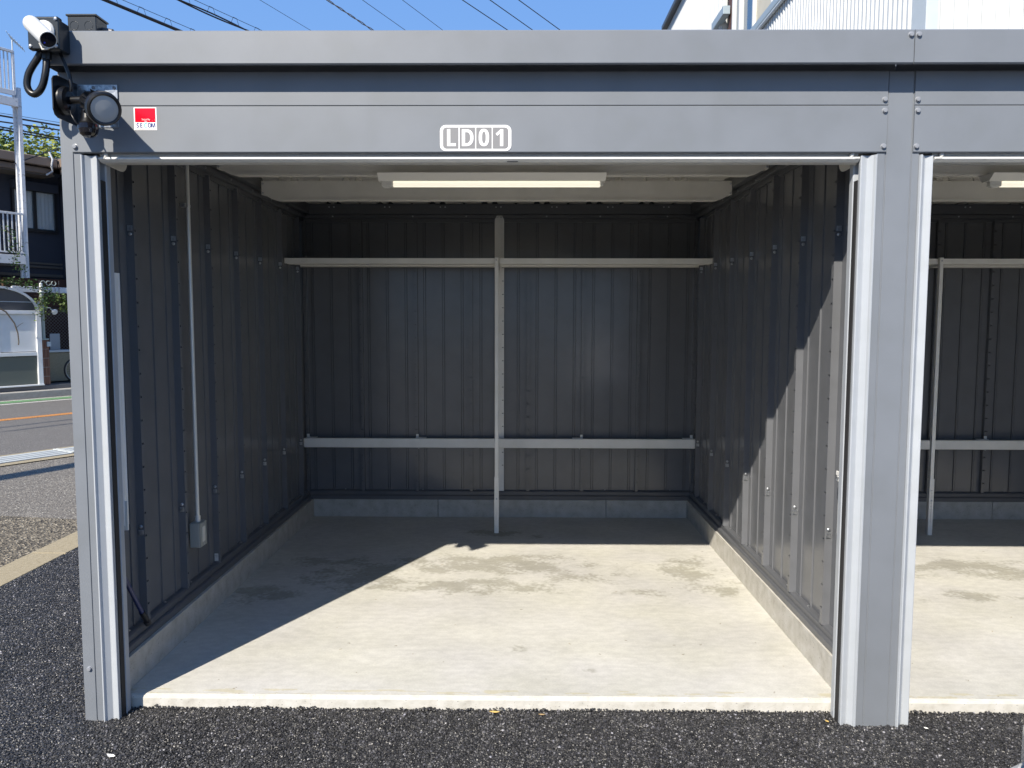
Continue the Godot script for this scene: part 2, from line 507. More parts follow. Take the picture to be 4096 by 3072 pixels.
func build_stones() -> void:
	# chippings of the new open-graded asphalt nearest the camera
	var m := mb()
	var t := (1.0 + sqrt(5.0)) / 2.0
	var iv := [Vector3(-1, t, 0), Vector3(1, t, 0), Vector3(-1, -t, 0), Vector3(1, -t, 0), Vector3(0, -1, t), Vector3(0, 1, t), Vector3(0, -1, -t), Vector3(0, 1, -t), Vector3(t, 0, -1), Vector3(t, 0, 1), Vector3(-t, 0, -1), Vector3(-t, 0, 1)]
	var r2 := RandomNumberGenerator.new()
	r2.seed = 11
	for i in 12:
		iv[i] = iv[i].normalized() * r2.randf_range(0.72, 1.12)
	for f in [[0, 11, 5], [0, 5, 1], [0, 1, 7], [0, 7, 10], [0, 10, 11], [1, 5, 9], [5, 11, 4], [11, 10, 2], [10, 7, 6], [7, 1, 8], [3, 9, 4], [3, 4, 2], [3, 2, 6], [3, 6, 8], [3, 8, 9], [4, 9, 5], [2, 4, 11], [6, 2, 10], [8, 6, 7], [9, 8, 1]]:
		var a: Vector3 = iv[f[0]]
		var b: Vector3 = iv[f[1]]
		var c: Vector3 = iv[f[2]]
		var nr := (a + b + c).normalized()
		m.tri(a, b, c, nr, nr, nr)
	var mm := MultiMesh.new()
	mm.transform_format = MultiMesh.TRANSFORM_3D
	mm.use_colors = true
	mm.mesh = m.mesh()
	var pts := []
	var step := 0.0085
	var x := -3.02
	while x < 3.0:
		var z0 := -0.115 if x > -1.75 else -2.6
		var z1 := 0.75 if x > -2.2 else 0.3
		var z := z0
		while z < z1:
			pts.append(Vector2(x + r2.randf_range(-0.004, 0.004), z + r2.randf_range(-0.004, 0.004)))
			z += step
		x += step
	mm.instance_count = pts.size()
	var un := FastNoiseLite.new()
	un.seed = 5
	un.frequency = 2.2
	for i in pts.size():
		var p: Vector2 = pts[i]
		var r := r2.randf_range(0.003, 0.006) * (1.0 if r2.randf() < 0.9 else 1.45)
		var bs := Basis.from_euler(Vector3(r2.randf() * 6.28, r2.randf() * 6.28, r2.randf() * 6.28)).scaled(Vector3(1, 0.75, 1) * r)
		var y := 0.0015 + r2.randf_range(-0.0022, 0.0018) + 0.0015 * un.get_noise_2d(p.x, p.y)
		if p.y < -0.085 and p.x > -1.6:
			y += 0.004 * r2.randf() + maxf(0.0, un.get_noise_2d(p.x * 3.0, 5.0)) * 0.014
		mm.set_instance_transform(i, Transform3D(bs, Vector3(p.x, y, p.y)))
		var q := r2.randf()
		var g := r2.randf_range(0.01, 0.036)
		var pa := 0.5 + 0.5 * un.get_noise_2d(p.x * 0.5 + 30.0, p.y * 0.5)
		if q > 0.62: g = r2.randf_range(0.03, 0.085) * (0.7 + 0.6 * pa)
		if q > 0.93: g = r2.randf_range(0.07, 0.2)
		if q > 0.995: g = r2.randf_range(0.3, 0.5)
		mm.set_instance_color(i, Color(g * 0.87, g * 0.85, g * r2.randf_range(0.83, 0.95)))
	var o := MultiMeshInstance3D.new()
	o.name = "asphalt_chippings"
	o.multimesh = mm
	o.material_override = M.stones
	add_child(o)
	tag(o, "loose textured black chippings on the fresh asphalt surface", "chippings", "", "stuff")

# ---------------------------------------------------------------- concrete floor and kerbs
func floor_material(ox: float, sd: int) -> StandardMaterial3D:
	# computed stains and trowel marks, laid out in metres over the slab
	var sx := 768
	var sz := 768
	var f1 := FastNoiseLite.new()
	f1.seed = sd; f1.frequency = 1.0; f1.fractal_octaves = 5
	var fr := RandomNumberGenerator.new()
	fr.seed = sd
	var f2 := FastNoiseLite.new()
	f2.seed = sd + 1; f2.frequency = 4.0; f2.fractal_octaves = 4
	# stain clusters: x, z, half width, half depth, strength
	var st := [[-0.13, -1.80, 0.5, 0.16, 1.0], [-0.25, -1.40, 0.38, 0.12, 0.9], [1.02, -1.72, 0.17, 0.22, 0.85], [1.1, -1.4, 0.14, 0.12, 0.85], [0.7, -1.32, 0.16, 0.06, 0.6], [-0.95, -1.58, 0.28, 0.2, 1.0], [-0.7, -1.85, 0.13, 0.1, 0.9], [-1.42, -1.25, 0.16, 0.12, 1.0], [-0.2, -2.52, 0.16, 0.07, 1.1], [0.12, -2.42, 0.12, 0.04, 0.6], [-0.8, -1.45, 0.16, 0.08, 0.7], [0.4, -1.55, 0.26, 0.1, 0.6], [-0.01, -0.56, 0.035, 0.05, 0.7], [-0.09, -0.33, 0.05, 0.03, 0.5], [0.3, -0.35, 0.03, 0.02, 0.5], [-1.2, -1.85, 0.25, 0.1, 0.7]]
	if sd != 100:
		st = [[-0.25, -1.78, 0.35, 0.14, 1.0], [-0.6, -1.72, 0.22, 0.1, 0.8], [-0.6, -1.28, 0.25, 0.08, 0.7], [0.15, -1.6, 0.3, 0.12, 0.7], [0.6, -1.3, 0.3, 0.15, 0.8], [-0.9, -2.3, 0.2, 0.1, 0.6]]
	var b := PackedByteArray()
	b.resize(sx * sz * 3)
	var x0 := -1.75
	var lx := 3.3
	var z0 := -3.1
	var lz := 3.1
	for j in sz:
		var z := z0 + lz * (j + 0.5) / sz
		for i in sx:
			var x := x0 + lx * (i + 0.5) / sx
			var big := f1.get_noise_2d(x * 0.9, z * 2.6)
			var fine := f2.get_noise_2d(x * 3.0, z * 5.0)
			var streak := f2.get_noise_2d(x * 0.5 + 40.0, z * 9.0)
			var k := 0.945 + 0.03 * big + 0.05 * f1.get_noise_2d(x * 1.6 + 20.0, z * 1.6) + 0.045 * fine + 0.018 * streak + 0.05 * (fr.randf() - 0.5)
			var r := k * 0.985
			var g := k * 0.972
			var bl := k * 0.94 - 0.02 * f1.get_noise_2d(x * 1.7 + 9.0, z * 1.7)
			var s := 0.0
			for e in st:
				var dx: float = (x - e[0]) / e[2]
				var dz: float = (z - e[1]) / e[3]
				var q := dx * dx + dz * dz
				if q < 3.0:
					s = maxf(s, e[4] * (1.0 - q / 3.0))
			if s > 0.0:
				var tn := f2.get_noise_2d(x * 1.0 + 7.0, z * 1.3) * 0.9 + f2.get_noise_2d(x * 7.0, z * 7.0) * 0.55
				var a := smoothstep(0.32, 0.85, s * 0.85 + tn * 0.8) * 0.17 * minf(1.0, 0.4 + s)
				r *= 1.0 - a * 0.9
				g *= 1.0 - a * 0.92
				bl *= 1.0 - a * 1.05
			if z > -0.16:
				var tn2 := f2.get_noise_2d(x * 1.2 + 3.0, z * 6.0)
				if tn2 > 0.22:
					r *= 0.97; g *= 0.95; bl *= 0.88
			var o := (j * sx + i) * 3
			b[o] = clampi(int(r * 255), 0, 255)
			b[o + 1] = clampi(int(g * 255), 0, 255)
			b[o + 2] = clampi(int(bl * 255), 0, 255)
	# specks of grit and rust drips
	for q in 90:
		var px := fr.randi_range(4, sx - 5)
		var pz := fr.randi_range(4, sz - 5)
		var tone := Vector3(0.55, 0.5, 0.42) if q % 3 else Vector3(0.72, 0.6, 0.42)
		for e in fr.randi_range(1, 3):
			var o := ((pz + fr.randi_range(-1, 1)) * sx + px + e) * 3
			for c in 3:
				b[o + c] = int(b[o + c] * tone[c])
	var im := Image.create_from_data(sx, sz, false, Image.FORMAT_RGB8, b)
	im.generate_mipmaps()
	var m := StandardMaterial3D.new()
	m.albedo_texture = ImageTexture.create_from_image(im)
	m.albedo_color = lin(0.585, 0.59, 0.585)
	m.roughness = 0.82
	m.metallic_specular = 0.3
	return m
func build_floor() -> void:
	for bay in 2:
		var ox := bay * BAY
		# top surface with its own coordinates in metres
		var st := SurfaceTool.new()
		st.begin(Mesh.PRIMITIVE_TRIANGLES)
		var xa := -1.585 + ox
		var xb := 1.282 + ox
		var zf := -0.118
		var zb := -2.969
		for c in [[xa, zb], [xb, zb], [xb, zf], [xa, zb], [xb, zf], [xa, zf]]:
			st.set_normal(Vector3.UP)
			st.set_uv(Vector2((c[0] - ox + 1.75) / 3.3, (c[1] + 3.1) / 3.1))
			st.add_vertex(Vector3(c[0], FLOOR, c[1]))
		var fl := struct("floor", st.commit(), floor_material(ox, 100 + bay * 7))
		var m := mb()
		m.extr(P([-0.103, -0.12, -0.103, 0.04, -0.107, 0.049, -0.118, 0.0535, -2.96, 0.0535, -2.96, -0.12]), Vector3(xa, 0, 0), Vector3(0, 0, 1), Vector3(0, 1, 0), Vector3(xb - xa, 0, 0))
		part(fl, "slab", m.mesh(), M.kerb_light)
	# upstand kerbs under the walls
	var y0 := -0.1
	var h := KERB - y0
	struct("wall_kerb", mb().box(Vector3(-1.6345, y0 + h * 0.5, -1.6), Vector3(0.105, h, 2.94), 0.004).mesh(), M.kerb)
	struct("wall_kerb", mb().box(Vector3(1.377, y0 + h * 0.5, -1.6), Vector3(0.196, h, 2.94), 0.004).mesh(), M.kerb)
	struct("wall_kerb", mb().box(Vector3(4.4, y0 + h * 0.5, -1.6), Vector3(0.13, h, 2.94), 0.004).mesh(), M.kerb)
	for q in [[-1.5815, -0.628], [-0.625, 0.66], [0.663, 1.2785], [1.4755, 2.4], [2.403, 3.6], [3.603, 4.3345]]:
		struct("wall_kerb", mb().box(Vector3((q[0] + q[1]) * 0.5, y0 + h * 0.5, -3.02), Vector3(q[1] - q[0], h, 0.108), 0.003).mesh(), M.kerb)

# ---------------------------------------------------------------- garage shell
func stud_mesh(L: float) -> ArrayMesh:
	# slotted channel: face +z at 0.033, flanks +-x, runs up +y
	var m := mb()
	var w := 0.012
	var d := 0.033
	var zf := Vector3(0, 0, 1)
	m.box(Vector3(-w + 0.001, L * 0.5, d * 0.5 - 0.001), Vector3(0.002, L, d - 0.002))
	m.box(Vector3(w - 0.001, L * 0.5, d * 0.5 - 0.001), Vector3(0.002, L, d - 0.002))
	for s in [-1, 1]:
		m.quad(Vector3(s * w, 0, d), Vector3(s * 0.0075, 0, d), Vector3(s * 0.0075, L, d), Vector3(s * w, L, d), zf)
		m.quad(Vector3(s * w, 0, d), Vector3(s * w, L, d), Vector3(s * w, L, d - 0.002), Vector3(s * w, 0, d - 0.002), Vector3(s, 0, 0))
	var y := 0.0
	var hy := 0.07
	while hy < L - 0.03:
		m.quad(Vector3(-0.0075, y, d), Vector3(0.0075, y, d), Vector3(0.0075, hy, d), Vector3(-0.0075, hy, d), zf)
		y = hy + 0.009
		hy += 0.1
	m.quad(Vector3(-0.0075, y, d), Vector3(0.0075, y, d), Vector3(0.0075, L, d), Vector3(-0.0075, L, d), zf)
	return m.mesh()
func panel_mesh(w: float, L: float, nb: int) -> ArrayMesh:
	# ribbed wall sheet, inner face +z at 0, runs up +y, x from 0 to w
	var p := PackedVector2Array()
	p.append(Vector2(0.001, 0))
	var pitch := w / nb
	for k in nb:
		var c := pitch * (k + 0.5)
		for q in [[-0.0105, 0.0], [-0.009, -0.006], [-0.0065, -0.006], [-0.005, 0.0045], [0.005, 0.0045], [0.0065, -0.006], [0.009, -0.006], [0.0105, 0.0]]:
			p.append(Vector2(c + q[0], q[1]))
	p.append(Vector2(w - 0.001, 0))
	p.append(Vector2(w - 0.001, -0.012))
	p.append(Vector2(0.001, -0.012))
	var m := mb()
	m.extr(p, Vector3.ZERO, Vector3(1, 0, 0), Vector3(0, 0, 1), Vector3(0, L, 0))
	return m.mesh()
var mesh_stud: ArrayMesh
var mesh_bolt: ArrayMesh
var mesh_screw: ArrayMesh
var mesh_clip: ArrayMesh
func base_rail_profile() -> PackedVector2Array:
	# (distance from wall, height above kerb)
	return P([-0.01, 0.0, 0.046, 0.0, 0.046, 0.026, 0.04, 0.032, 0.03, 0.034, 0.03, 0.056, 0.026, 0.062, 0.018, 0.066, -0.01, 0.068])
func wall_run(wall: Node3D, o: Vector3, dir: Vector3, inn: Vector3, length: float, studs: Array, panels: Array, clip_side: float, screws: Array, inset: float = 0.113) -> void:
	# o: base corner at y=0 on the wall face; dir along the wall, inn into the room
	var bs := Basis(dir, Vector3.UP, inn)
	if dir.cross(Vector3.UP).dot(inn) < 0.0:
		bs = Basis(-dir, Vector3.UP, inn)
	var sgn := 1.0 if bs.x.dot(dir) > 0.0 else -1.0
	for q in panels:
		var w: float = q[1] - q[0]
		var start: float = q[0] if sgn > 0.0 else q[1]
		part(wall, "wall_panel", panel_mesh(w, 2.09, q[2]), M.wall, o + dir * start + Vector3(0, 0.235, 0), bs)
	for s in studs:
		part(wall, "stud", mesh_stud, M.wall, o + dir * s + Vector3(0, 0.252, 0), bs)
		if clip_side != 0.0:
			for e in [[0.655, 1.0], [1.925, -1.0]]:
				var cb := Basis(inn, Vector3.UP * e[1], dir * clip_side)
				if cb.determinant() < 0.0:
					cb = Basis(-inn, Vector3.UP * e[1], dir * clip_side)
				part(wall, "clip", mesh_clip, M.zinc, o + dir * (s + clip_side * 0.0125) + inn * 0.018 + Vector3(0, e[0], 0), cb)
	var m := mb()
	var o2 := o + dir * inset
	var l2 := dir * (length - inset)
	m.extr(base_rail_profile(), o2 + Vector3(0, KERB, 0), inn, Vector3.UP, l2)
	part(wall, "base_rail", m.mesh(), M.rail)
	m = mb()
	m.extr(P([-0.01, 2.318, 0.03, 2.318, 0.034, 2.322, 0.034, 2.345, 0.03, 2.349, -0.01, 2.349]), o2, inn, Vector3.UP, l2)
	m.extr(P([0.0, 2.292, 0.012, 2.292, 0.012, 2.318, 0.0, 2.318]), o2, inn, Vector3.UP, l2)
	part(wall, "top_rail", m.mesh(), M.rail)
	for s in screws:
		part(wall, "screw", mesh_screw, M.zinc, o + dir * s + inn * 0.012 + Vector3(0, 0.2575, 0), Basis(Vector3.RIGHT, -PI / 2))
		part(wall, "screw", mesh_screw, M.zinc, o + dir * (s - 0.06) + inn * 0.034 + Vector3(0, 2.333, 0), bs)
func build_garage() -> void:
	mesh_stud = stud_mesh(2.05)
	var b := mb()
	b.lathe([Vector2(0.0105, 0), Vector2(0.0105, 0.001), Vector2(0.0085, 0.0015), Vector2(0.0085, 0.0065), Vector2(0.007, 0.0085), Vector2(0.0, 0.009)], Vector3.ZERO, Vector3(0, 0, 1), 14, false)
	mesh_bolt = b.mesh()
	b = mb()
	b.lathe([Vector2(0.006, 0), Vector2(0.006, 0.003), Vector2(0.0, 0.0055)], Vector3.ZERO, Vector3(0, 0, 1), 8, false)
	mesh_screw = b.mesh()
	b = mb()
	b.box(Vector3(0, -0.011, 0.002), Vector3(0.02, 0.022, 0.004), 0.0012)
	b.lathe([Vector2(0.0075, 0), Vector2(0.0075, 0.004), Vector2(0.004, 0.007), Vector2(0, 0.0075)], Vector3(0, 0.014, 0), Vector3(0, 0, 1), 10, false)
	mesh_clip = b.mesh()
	var g := thing("storage_garage", "low grey steel storage garage with two open bays and rolled-up shutters", "garage", Vector3.ZERO)
	# ---- posts
	var ytop := 2.45
	var pl := P([-1.687, -0.11, -1.687, -0.002, -1.685, 0.0, -1.642, 0.0, -1.640, -0.004, -1.638, 0.0, -1.614, 0.0, -1.612, -0.002, -1.612, -0.11])
	var m := mb()
	m.extr(pl, Vector3(0, -0.06, 0), Vector3(1, 0, 0), Vector3(0, 0, 1), Vector3(0, ytop + 0.06, 0))
	var post := part(g, "post", m.mesh(), M.paint)
	part(post, "bolt", mesh_bolt, M.bolt, Vector3(-1.662, 0.209, 0))
	for k in [1, 2]:
		var ox: float = (k - 1) * BAY
		var pm := P([1.293, -0.11, 1.293, -0.002, 1.295, 0.0, 1.320, 0.0, 1.322, -0.003, 1.325, -0.003, 1.327, 0.0, 1.414, 0.0, 1.416, -0.003, 1.418, -0.003, 1.420, 0.0, 1.444, 0.0, 1.446, -0.002, 1.446, -0.11])
		m = mb()
		m.extr(pm, Vector3(ox, -0.06, 0), Vector3(1, 0, 0), Vector3(0, 0, 1), Vector3(0, ytop + 0.06, 0))
		part(g, "post", m.mesh(), M.paint)
	# ---- lintels, eaves
	for k in 2:
		var ox := k * BAY
		var xa := (-1.638 if k == 0 else -1.6375) + ox
		var xb := 1.3225 + ox
		var lw := xb - xa
		m = mb()
		m.extr(P([-0.012, 2.163, 0.004, 2.163, 0.007, 2.166, 0.007, 2.3265, 0.005, 2.3285, -0.012, 2.3285]), Vector3(xa, 0, 0), Vector3(0, 0, 1), Vector3(0, 1, 0), Vector3(lw, 0, 0))
		var lo := part(g, "lower_lintel", m.mesh(), M.paint)
		m = mb()
		m.extr(P([-0.03, 2.331, 0.0025, 2.331, 0.004, 2.3325, 0.004, 2.4495, -0.03, 2.4495]), Vector3(xa, 0, 0), Vector3(0, 0, 1), Vector3(0, 1, 0), Vector3(lw, 0, 0))
		var up := part(g, "upper_lintel", m.mesh(), M.paint)
		for q in [[-1.628, 2.184], [1.311, 2.184], [1.311, 2.31], [-1.628, 2.31]]:
			part(lo, "bolt", mesh_bolt, M.bolt, Vector3(q[0] + ox, q[1], 0.007))
		for q in [[1.311, 2.35], [-1.628, 2.35]]:
			part(up, "bolt", mesh_bolt, M.bolt, Vector3(q[0] + ox, q[1], 0.004))
		var fa := (-1.684 if k == 0 else MOD[1] + 0.0015)
		var fb: float = MOD[k + 1] - 0.0015
		m = mb()
		m.extr(P([0.073, 2.4505, 0.081, 2.4505, 0.085, 2.4545, 0.085, 2.563, 0.081, 2.567, 0.055, 2.567, 0.055, 2.556, -0.05, 2.548, -0.05, 2.452, -0.046, 2.452, -0.046, 2.54, 0.079, 2.552, 0.079, 2.4565, 0.073, 2.4545]), Vector3(fa, 0, 0), Vector3(0, 0, 1), Vector3(0, 1, 0), Vector3(fb - fa, 0, 0))
		var fs := part(g, "fascia", m.mesh(), M.paint)
		part(fs, "bolt", mesh_bolt, M.bolt, Vector3(fb - 0.012, 2.5475, 0.085))
		if k == 1:
			part(fs, "bolt", mesh_bolt, M.bolt, Vector3(fa + 0.012, 2.5475, 0.085))
	part(g, "eave_end_plate", mb().box(Vector3(-1.686, 2.5095, 0.018), Vector3(0.004, 0.116, 0.132), 0.001).mesh(), M.paint)
	# ---- roof, verge, back header, side plates
	var prof := PackedVector2Array()
	var xs := -1.66
	prof.append(Vector2(xs, 0))
	var c := -1.4
	while c < 4.38:
		for q in [[-0.062, 0], [-0.05, 0.034], [-0.026, 0.034], [-0.014, 0], [0.014, 0], [0.026, 0.034], [0.05, 0.034], [0.062, 0], [0.185, 0], [0.191, 0.012], [0.203, 0.012], [0.209, 0]]:
			if c + q[0] < 4.38:
				prof.append(Vector2(c + q[0], q[1]))
		c += 0.39
	prof.append(Vector2(4.4, 0))
	var under := prof.duplicate()
	for i in range(prof.size() - 1, -1, -1):
		under.append(prof[i] + Vector2(0, 0.008))
	m = mb()
	m.extr(under, Vector3(0, 2.424, -3.06), Vector3(1, 0, 0), Vector3(0, 1, 0), Vector3(0, 0.02, 3.003))
	part(g, "roof", m.mesh(), M.roofin)
	m = mb()
	m.box(Vector3(-1.676, 2.455, -1.57), Vector3(0.02, 0.2, 3.04), 0.003)
	part(g, "verge_trim", m.mesh(), M.paint)
	m = mb()
	m.box(Vector3(4.415, 2.455, -1.57), Vector3(0.02, 0.2, 3.04), 0.003)
	part(g, "verge_trim", m.mesh(), M.paint)
	part(g, "roof_closure", mb().box(Vector3(1.37, 2.445, -3.035), Vector3(6.06, 0.05, 0.03)).mesh(), M.rail)
	# ---- outer skins (part) carrying the inner wall pieces (sub-parts)
	var side_studs := []
	for z in [0.372, 0.778, 1.183, 1.585, 1.993, 2.4, 2.81]:
		side_studs.append(z + 0.012)
	var side_panels := [[0.115, 0.38, 2]]
	for k in 6:
		side_panels.append([0.38 + k * 0.4065, 0.38 + (k + 1) * 0.4065, 3])
	side_panels.append([0.38 + 6 * 0.4065, 3.02, 1])
	var scr := [0.25, 0.58, 0.86, 1.2, 1.55, 1.9, 2.25, 2.6, 2.9]
	m = mb()
	m.box(Vector3(-1.6805, 1.29, -1.59), Vector3(0.011, 2.3, 2.955), 0.001)
	var wl := part(g, "side_wall", m.mesh(), M.paint)
	wall_run(wl, Vector3(-1.645, 0, 0), Vector3(0, 0, -1), Vector3(1, 0, 0), 2.99, side_studs, side_panels, -1.0, scr)
	m = mb()
	m.box(Vector3(1.372, 1.29, -1.59), Vector3(0.04, 2.25, 2.955), 0.001)
	var wp := part(g, "partition_wall", m.mesh(), M.wall)
	wall_run(wp, Vector3(1.333, 0, 0), Vector3(0, 0, -1), Vector3(-1, 0, 0), 2.99, side_studs, side_panels, -1.0, scr)
	var wp2 := part(g, "partition_wall", mb().box(Vector3(1.397, 1.29, -1.59), Vector3(0.004, 2.25, 2.955)).mesh(), M.wall)
	wall_run(wp2, Vector3(1.412, 0, 0), Vector3(0, 0, -1), Vector3(1, 0, 0), 2.99, side_studs, side_panels, -1.0, scr)
	m = mb()
	m.box(Vector3(4.42, 1.29, -1.59), Vector3(0.011, 2.3, 2.955), 0.001)
	var wr := part(g, "side_wall", m.mesh(), M.paint)
	wall_run(wr, Vector3(1.333 + BAY, 0, 0), Vector3(0, 0, -1), Vector3(-1, 0, 0), 2.99, side_studs, side_panels, -1.0, scr)
	for k in 2:
		var ox := k * BAY
		m = mb()
		m.box(Vector3(-0.156 + ox, 1.29, -3.058), Vector3(2.97, 2.3, 0.012), 0.001)
		var wb := part(g, "back_wall", m.mesh(), M.paint)
		var bst := []
		for x in [-1.627, -1.203, -0.788, -0.372, 0.062, 0.4755, 0.8945, 1.319]:
			bst.append(x + 1.645)
		var bp := []
		var pw := (1.333 + 1.645) / 7.0
		for q in 7:
			bp.append([q * pw, (q + 1) * pw, 3])
		wall_run(wb, Vector3(-1.645 + ox, 0, -3.02), Vector3(1, 0, 0), Vector3(0, 0, 1), 2.978, bst, bp, 0.0, [0.3, 0.9, 1.3, 1.9, 2.3, 2.8], 0.0)
		# header above the back wall and side plates that carry the beams
		part(g, "back_header", mb().box(Vector3(-0.156 + ox, 2.3855, -3.0), Vector3(2.96, 0.073, 0.05), 0.002).mesh(), M.rail)
		var hdr: Node = g.get_child(g.get_child_count() - 1)
		for i in 7:
			for q in [-0.018, 0.018]:
				part(hdr, "screw", mesh_screw, M.zinc, Vector3(-1.41 + i * 0.4155 + q + ox, 2.4, -2.975))
		for sx in [-1.603, 1.291]:
			part(g, "side_plate", mb().box(Vector3(sx + ox, 2.386, -1.5), Vector3(0.06, 0.072, 2.9), 0.003).mesh(), M.rail)
	# ---- ceiling beams
	for k in 2:
		var ox := k * BAY
		for q in [[-1.15, 2.294, 2.41], [-1.836, 2.273, 2.389]]:
			var z: float = q[0]
			var yb: float = q[1]
			var yt: float = q[2]
			m = mb()
			var out := P([-1.557, yt, -1.557, yb + 0.034, -1.535, yb + 0.031, -1.50, yb + 0.012, -1.462, yb + 0.001, -1.452, yb])
			var full := out.duplicate()
			for i in range(out.size() - 1, -1, -1):
				full.append(Vector2(-0.295 - out[i].x, out[i].y))
			m.extr(full, Vector3(ox, 0, z - 0.045), Vector3(1, 0, 0), Vector3(0, 1, 0), Vector3(0, 0, 0.045))
			m.box(Vector3(-0.1475 + ox, yb + 0.006, z + 0.003), Vector3(2.6, 0.012, 0.006), 0.002)
			var bm := part(g, "ceiling_beam", m.mesh(), M.beam)
			if z < -1.5:
				var gap := []
				var cc := -1.4
				while cc < 4.4:
					gap.append([cc - 0.064, cc - 0.012]); gap.append([cc + 0.012, cc + 0.064]); gap.append([cc + 0.184, cc + 0.21])
					cc += 0.39
				var xa := -1.55 + ox
				var cm := mb()
				for q2 in gap:
					if q2[1] < xa or q2[0] > 1.255 + ox:
						continue
					if q2[0] > xa + 0.004:
						cm.extr(P([xa, 2.3895, q2[0], 2.3895, q2[0] + 0.014, 2.4245, xa - 0.014, 2.4245]), Vector3(0, 0, z - 0.03), Vector3(1, 0, 0), Vector3(0, 1, 0), Vector3(0, 0, 0.012))
					xa = q2[1]
				part(bm, "profile_closure", cm.mesh(), M.roofin)
			for e in [[-1.548, yt - 0.016], [-1.548, yb + 0.045], [1.253, yt - 0.016], [1.253, yb + 0.045]]:
				part(bm, "screw", mesh_screw, M.zinc, Vector3(e[0] + ox, e[1], z))
	# ---- shutters: curtain, bottom bar, roll, guide rails, latch rails
	for k in 2:
		var ox := k * BAY
		m = mb()
		var sl := PackedVector2Array()
		var back := PackedVector2Array()
		for i in 8:
			var y := 2.168 + i * 0.032
			for e in [[0.0, -0.04], [0.006, -0.033], [0.026, -0.033], [0.03, -0.04]]:
				sl.append(Vector2(e[1], y + e[0]))
				back.append(Vector2(e[1] - 0.004, y + e[0]))
		for i in range(back.size() - 1, -1, -1):
			sl.append(back[i])
		m.extr(sl, Vector3(-1.575 + ox, 0, 0), Vector3(0, 0, 1), Vector3(0, 1, 0), Vector3(2.833, 0, 0))
		var sh := part(g, "roller_shutter", m.mesh(), M.alu)
		m = mb()
		m.extr(P([-0.064, 2.1325, -0.036, 2.1325, -0.022, 2.1335, -0.013, 2.1385, -0.0075, 2.1415, -0.006, 2.1435, -0.0065, 2.1475, -0.0095, 2.1505, -0.017, 2.1525, -0.0215, 2.1555, -0.024, 2.171, -0.028, 2.173, -0.04, 2.173, -0.044, 2.156, -0.056, 2.152, -0.064, 2.147]), Vector3(-1.552 + ox, 0, 0), Vector3(0, 0, 1), Vector3(0, 1, 0), Vector3(2.787, 0, 0))
		part(sh, "bottom_bar", m.mesh(), M.bar)
		part(sh, "pull_slot", mb().box(Vector3(-0.03 + ox, 2.1358, -0.0185), Vector3(0.04, 0.0035, 0.003)).mesh(), M.rubber)
		for sx in [-1.525, 1.207]:
			m = mb()
			m.lathe([Vector2(0.0, -0.011), Vector2(0.0075, -0.01), Vector2(0.0085, 0.0), Vector2(0.006, 0.008), Vector2(0.0, 0.011)], Vector3(sx + ox, 2.158, -0.012), Vector3(0.25, 1, 0.1), 12, false)
			part(sh, "stopper", m.mesh(), M.white)
			part(sh, "end_cap", mb().box(Vector3(sx + ox + (-0.012 if sx < 0 else 0.018), 2.146, -0.010), Vector3(0.02, 0.008, 0.012), 0.002).mesh(), M.white)
		m = mb()
		m.cyl(Vector3(-1.56 + ox, 2.335, -0.2), Vector3(1.245 + ox, 2.335, -0.2), 0.085, -1, 24)
		part(sh, "roll", m.mesh(), M.alu)
		# rounded bracket plates under the roll
		for sx in [-1.545, 1.234]:
			m = mb()
			var bp2 := PackedVector2Array()
			bp2.append(Vector2(-0.04, 2.4))
			bp2.append(Vector2(-0.04, 2.13))
			bp2.append(Vector2(-0.13, 2.125))
			for i in 7:
				var t := i / 6.0 * PI * 0.5
				bp2.append(Vector2(-0.15 - 0.045 * sin(t), 2.165 - 0.04 * cos(t)))
			bp2.append(Vector2(-0.3, 2.26))
			bp2.append(Vector2(-0.3, 2.4))
			m.extr(bp2, Vector3(sx + ox, 0, 0), Vector3(0, 0, 1), Vector3(0, 1, 0), Vector3(0.004, 0, 0))
			part(g, "shutter_bracket", m.mesh(), M.beam)
		# guide rails, profile in x,z for the left side, mirrored for the right
		var gp := [-1.6115, -0.09, -1.6115, 0.002, -1.609, 0.010, -1.6045, 0.011, -1.602, 0.007, -1.5995, 0.001, -1.584, -0.0135, -1.580, -0.0135, -1.560, -0.0055, -1.5575, -0.006, -1.556, -0.009, -1.556, -0.022, -1.585, -0.022, -1.585, -0.056, -1.556, -0.056, -1.552, -0.06, -1.552, -0.088, -1.555, -0.09]
		for side in 2:
			var pp := PackedVector2Array()
			for i in range(0, gp.size(), 2):
				var x: float = gp[i]
				if side == 1:
					x = -0.3185 - x
				pp.append(Vector2(x, gp[i + 1]))
			m = mb()
			m.extr(pp, Vector3(ox, -0.05, 0), Vector3(1, 0, 0), Vector3(0, 0, 1), Vector3(0, 2.205, 0))
			var gr := part(g, "guide_rail", m.mesh(), M.alu)
			var xe := -1.5585 if side == 0 else 1.24
			part(gr, "brush_seal", mb().box(Vector3(xe + ox, 1.02, -0.039), Vector3(0.01, 2.1, 0.03), 0.001).mesh(), M.rubber)
			# latch rail fixed to the wall just inside the opening
			var lx := -1.628 if side == 0 else 1.316
			var ix := 1.0 if side == 0 else -1.0
			m = mb()
			m.extr(P([-0.19, 0, -0.19, 0.02, -0.198, 0.026, -0.205, 0.022, -0.214, 0.022, -0.222, 0.027, -0.232, 0.02, -0.232, 0]), Vector3(lx + ox, 0.72, 0), Vector3(0, 0, 1), Vector3(ix, 0, 0), Vector3(0, 1.02 if side == 0 else 0.62, 0))
			m.extr(P([-0.196, 0.02, -0.198, 0.034, -0.206, 0.034, -0.208, 0.02]), Vector3(lx + ox, 0.7, 0), Vector3(0, 0, 1), Vector3(ix, 0, 0), Vector3(0, 0.12, 0))
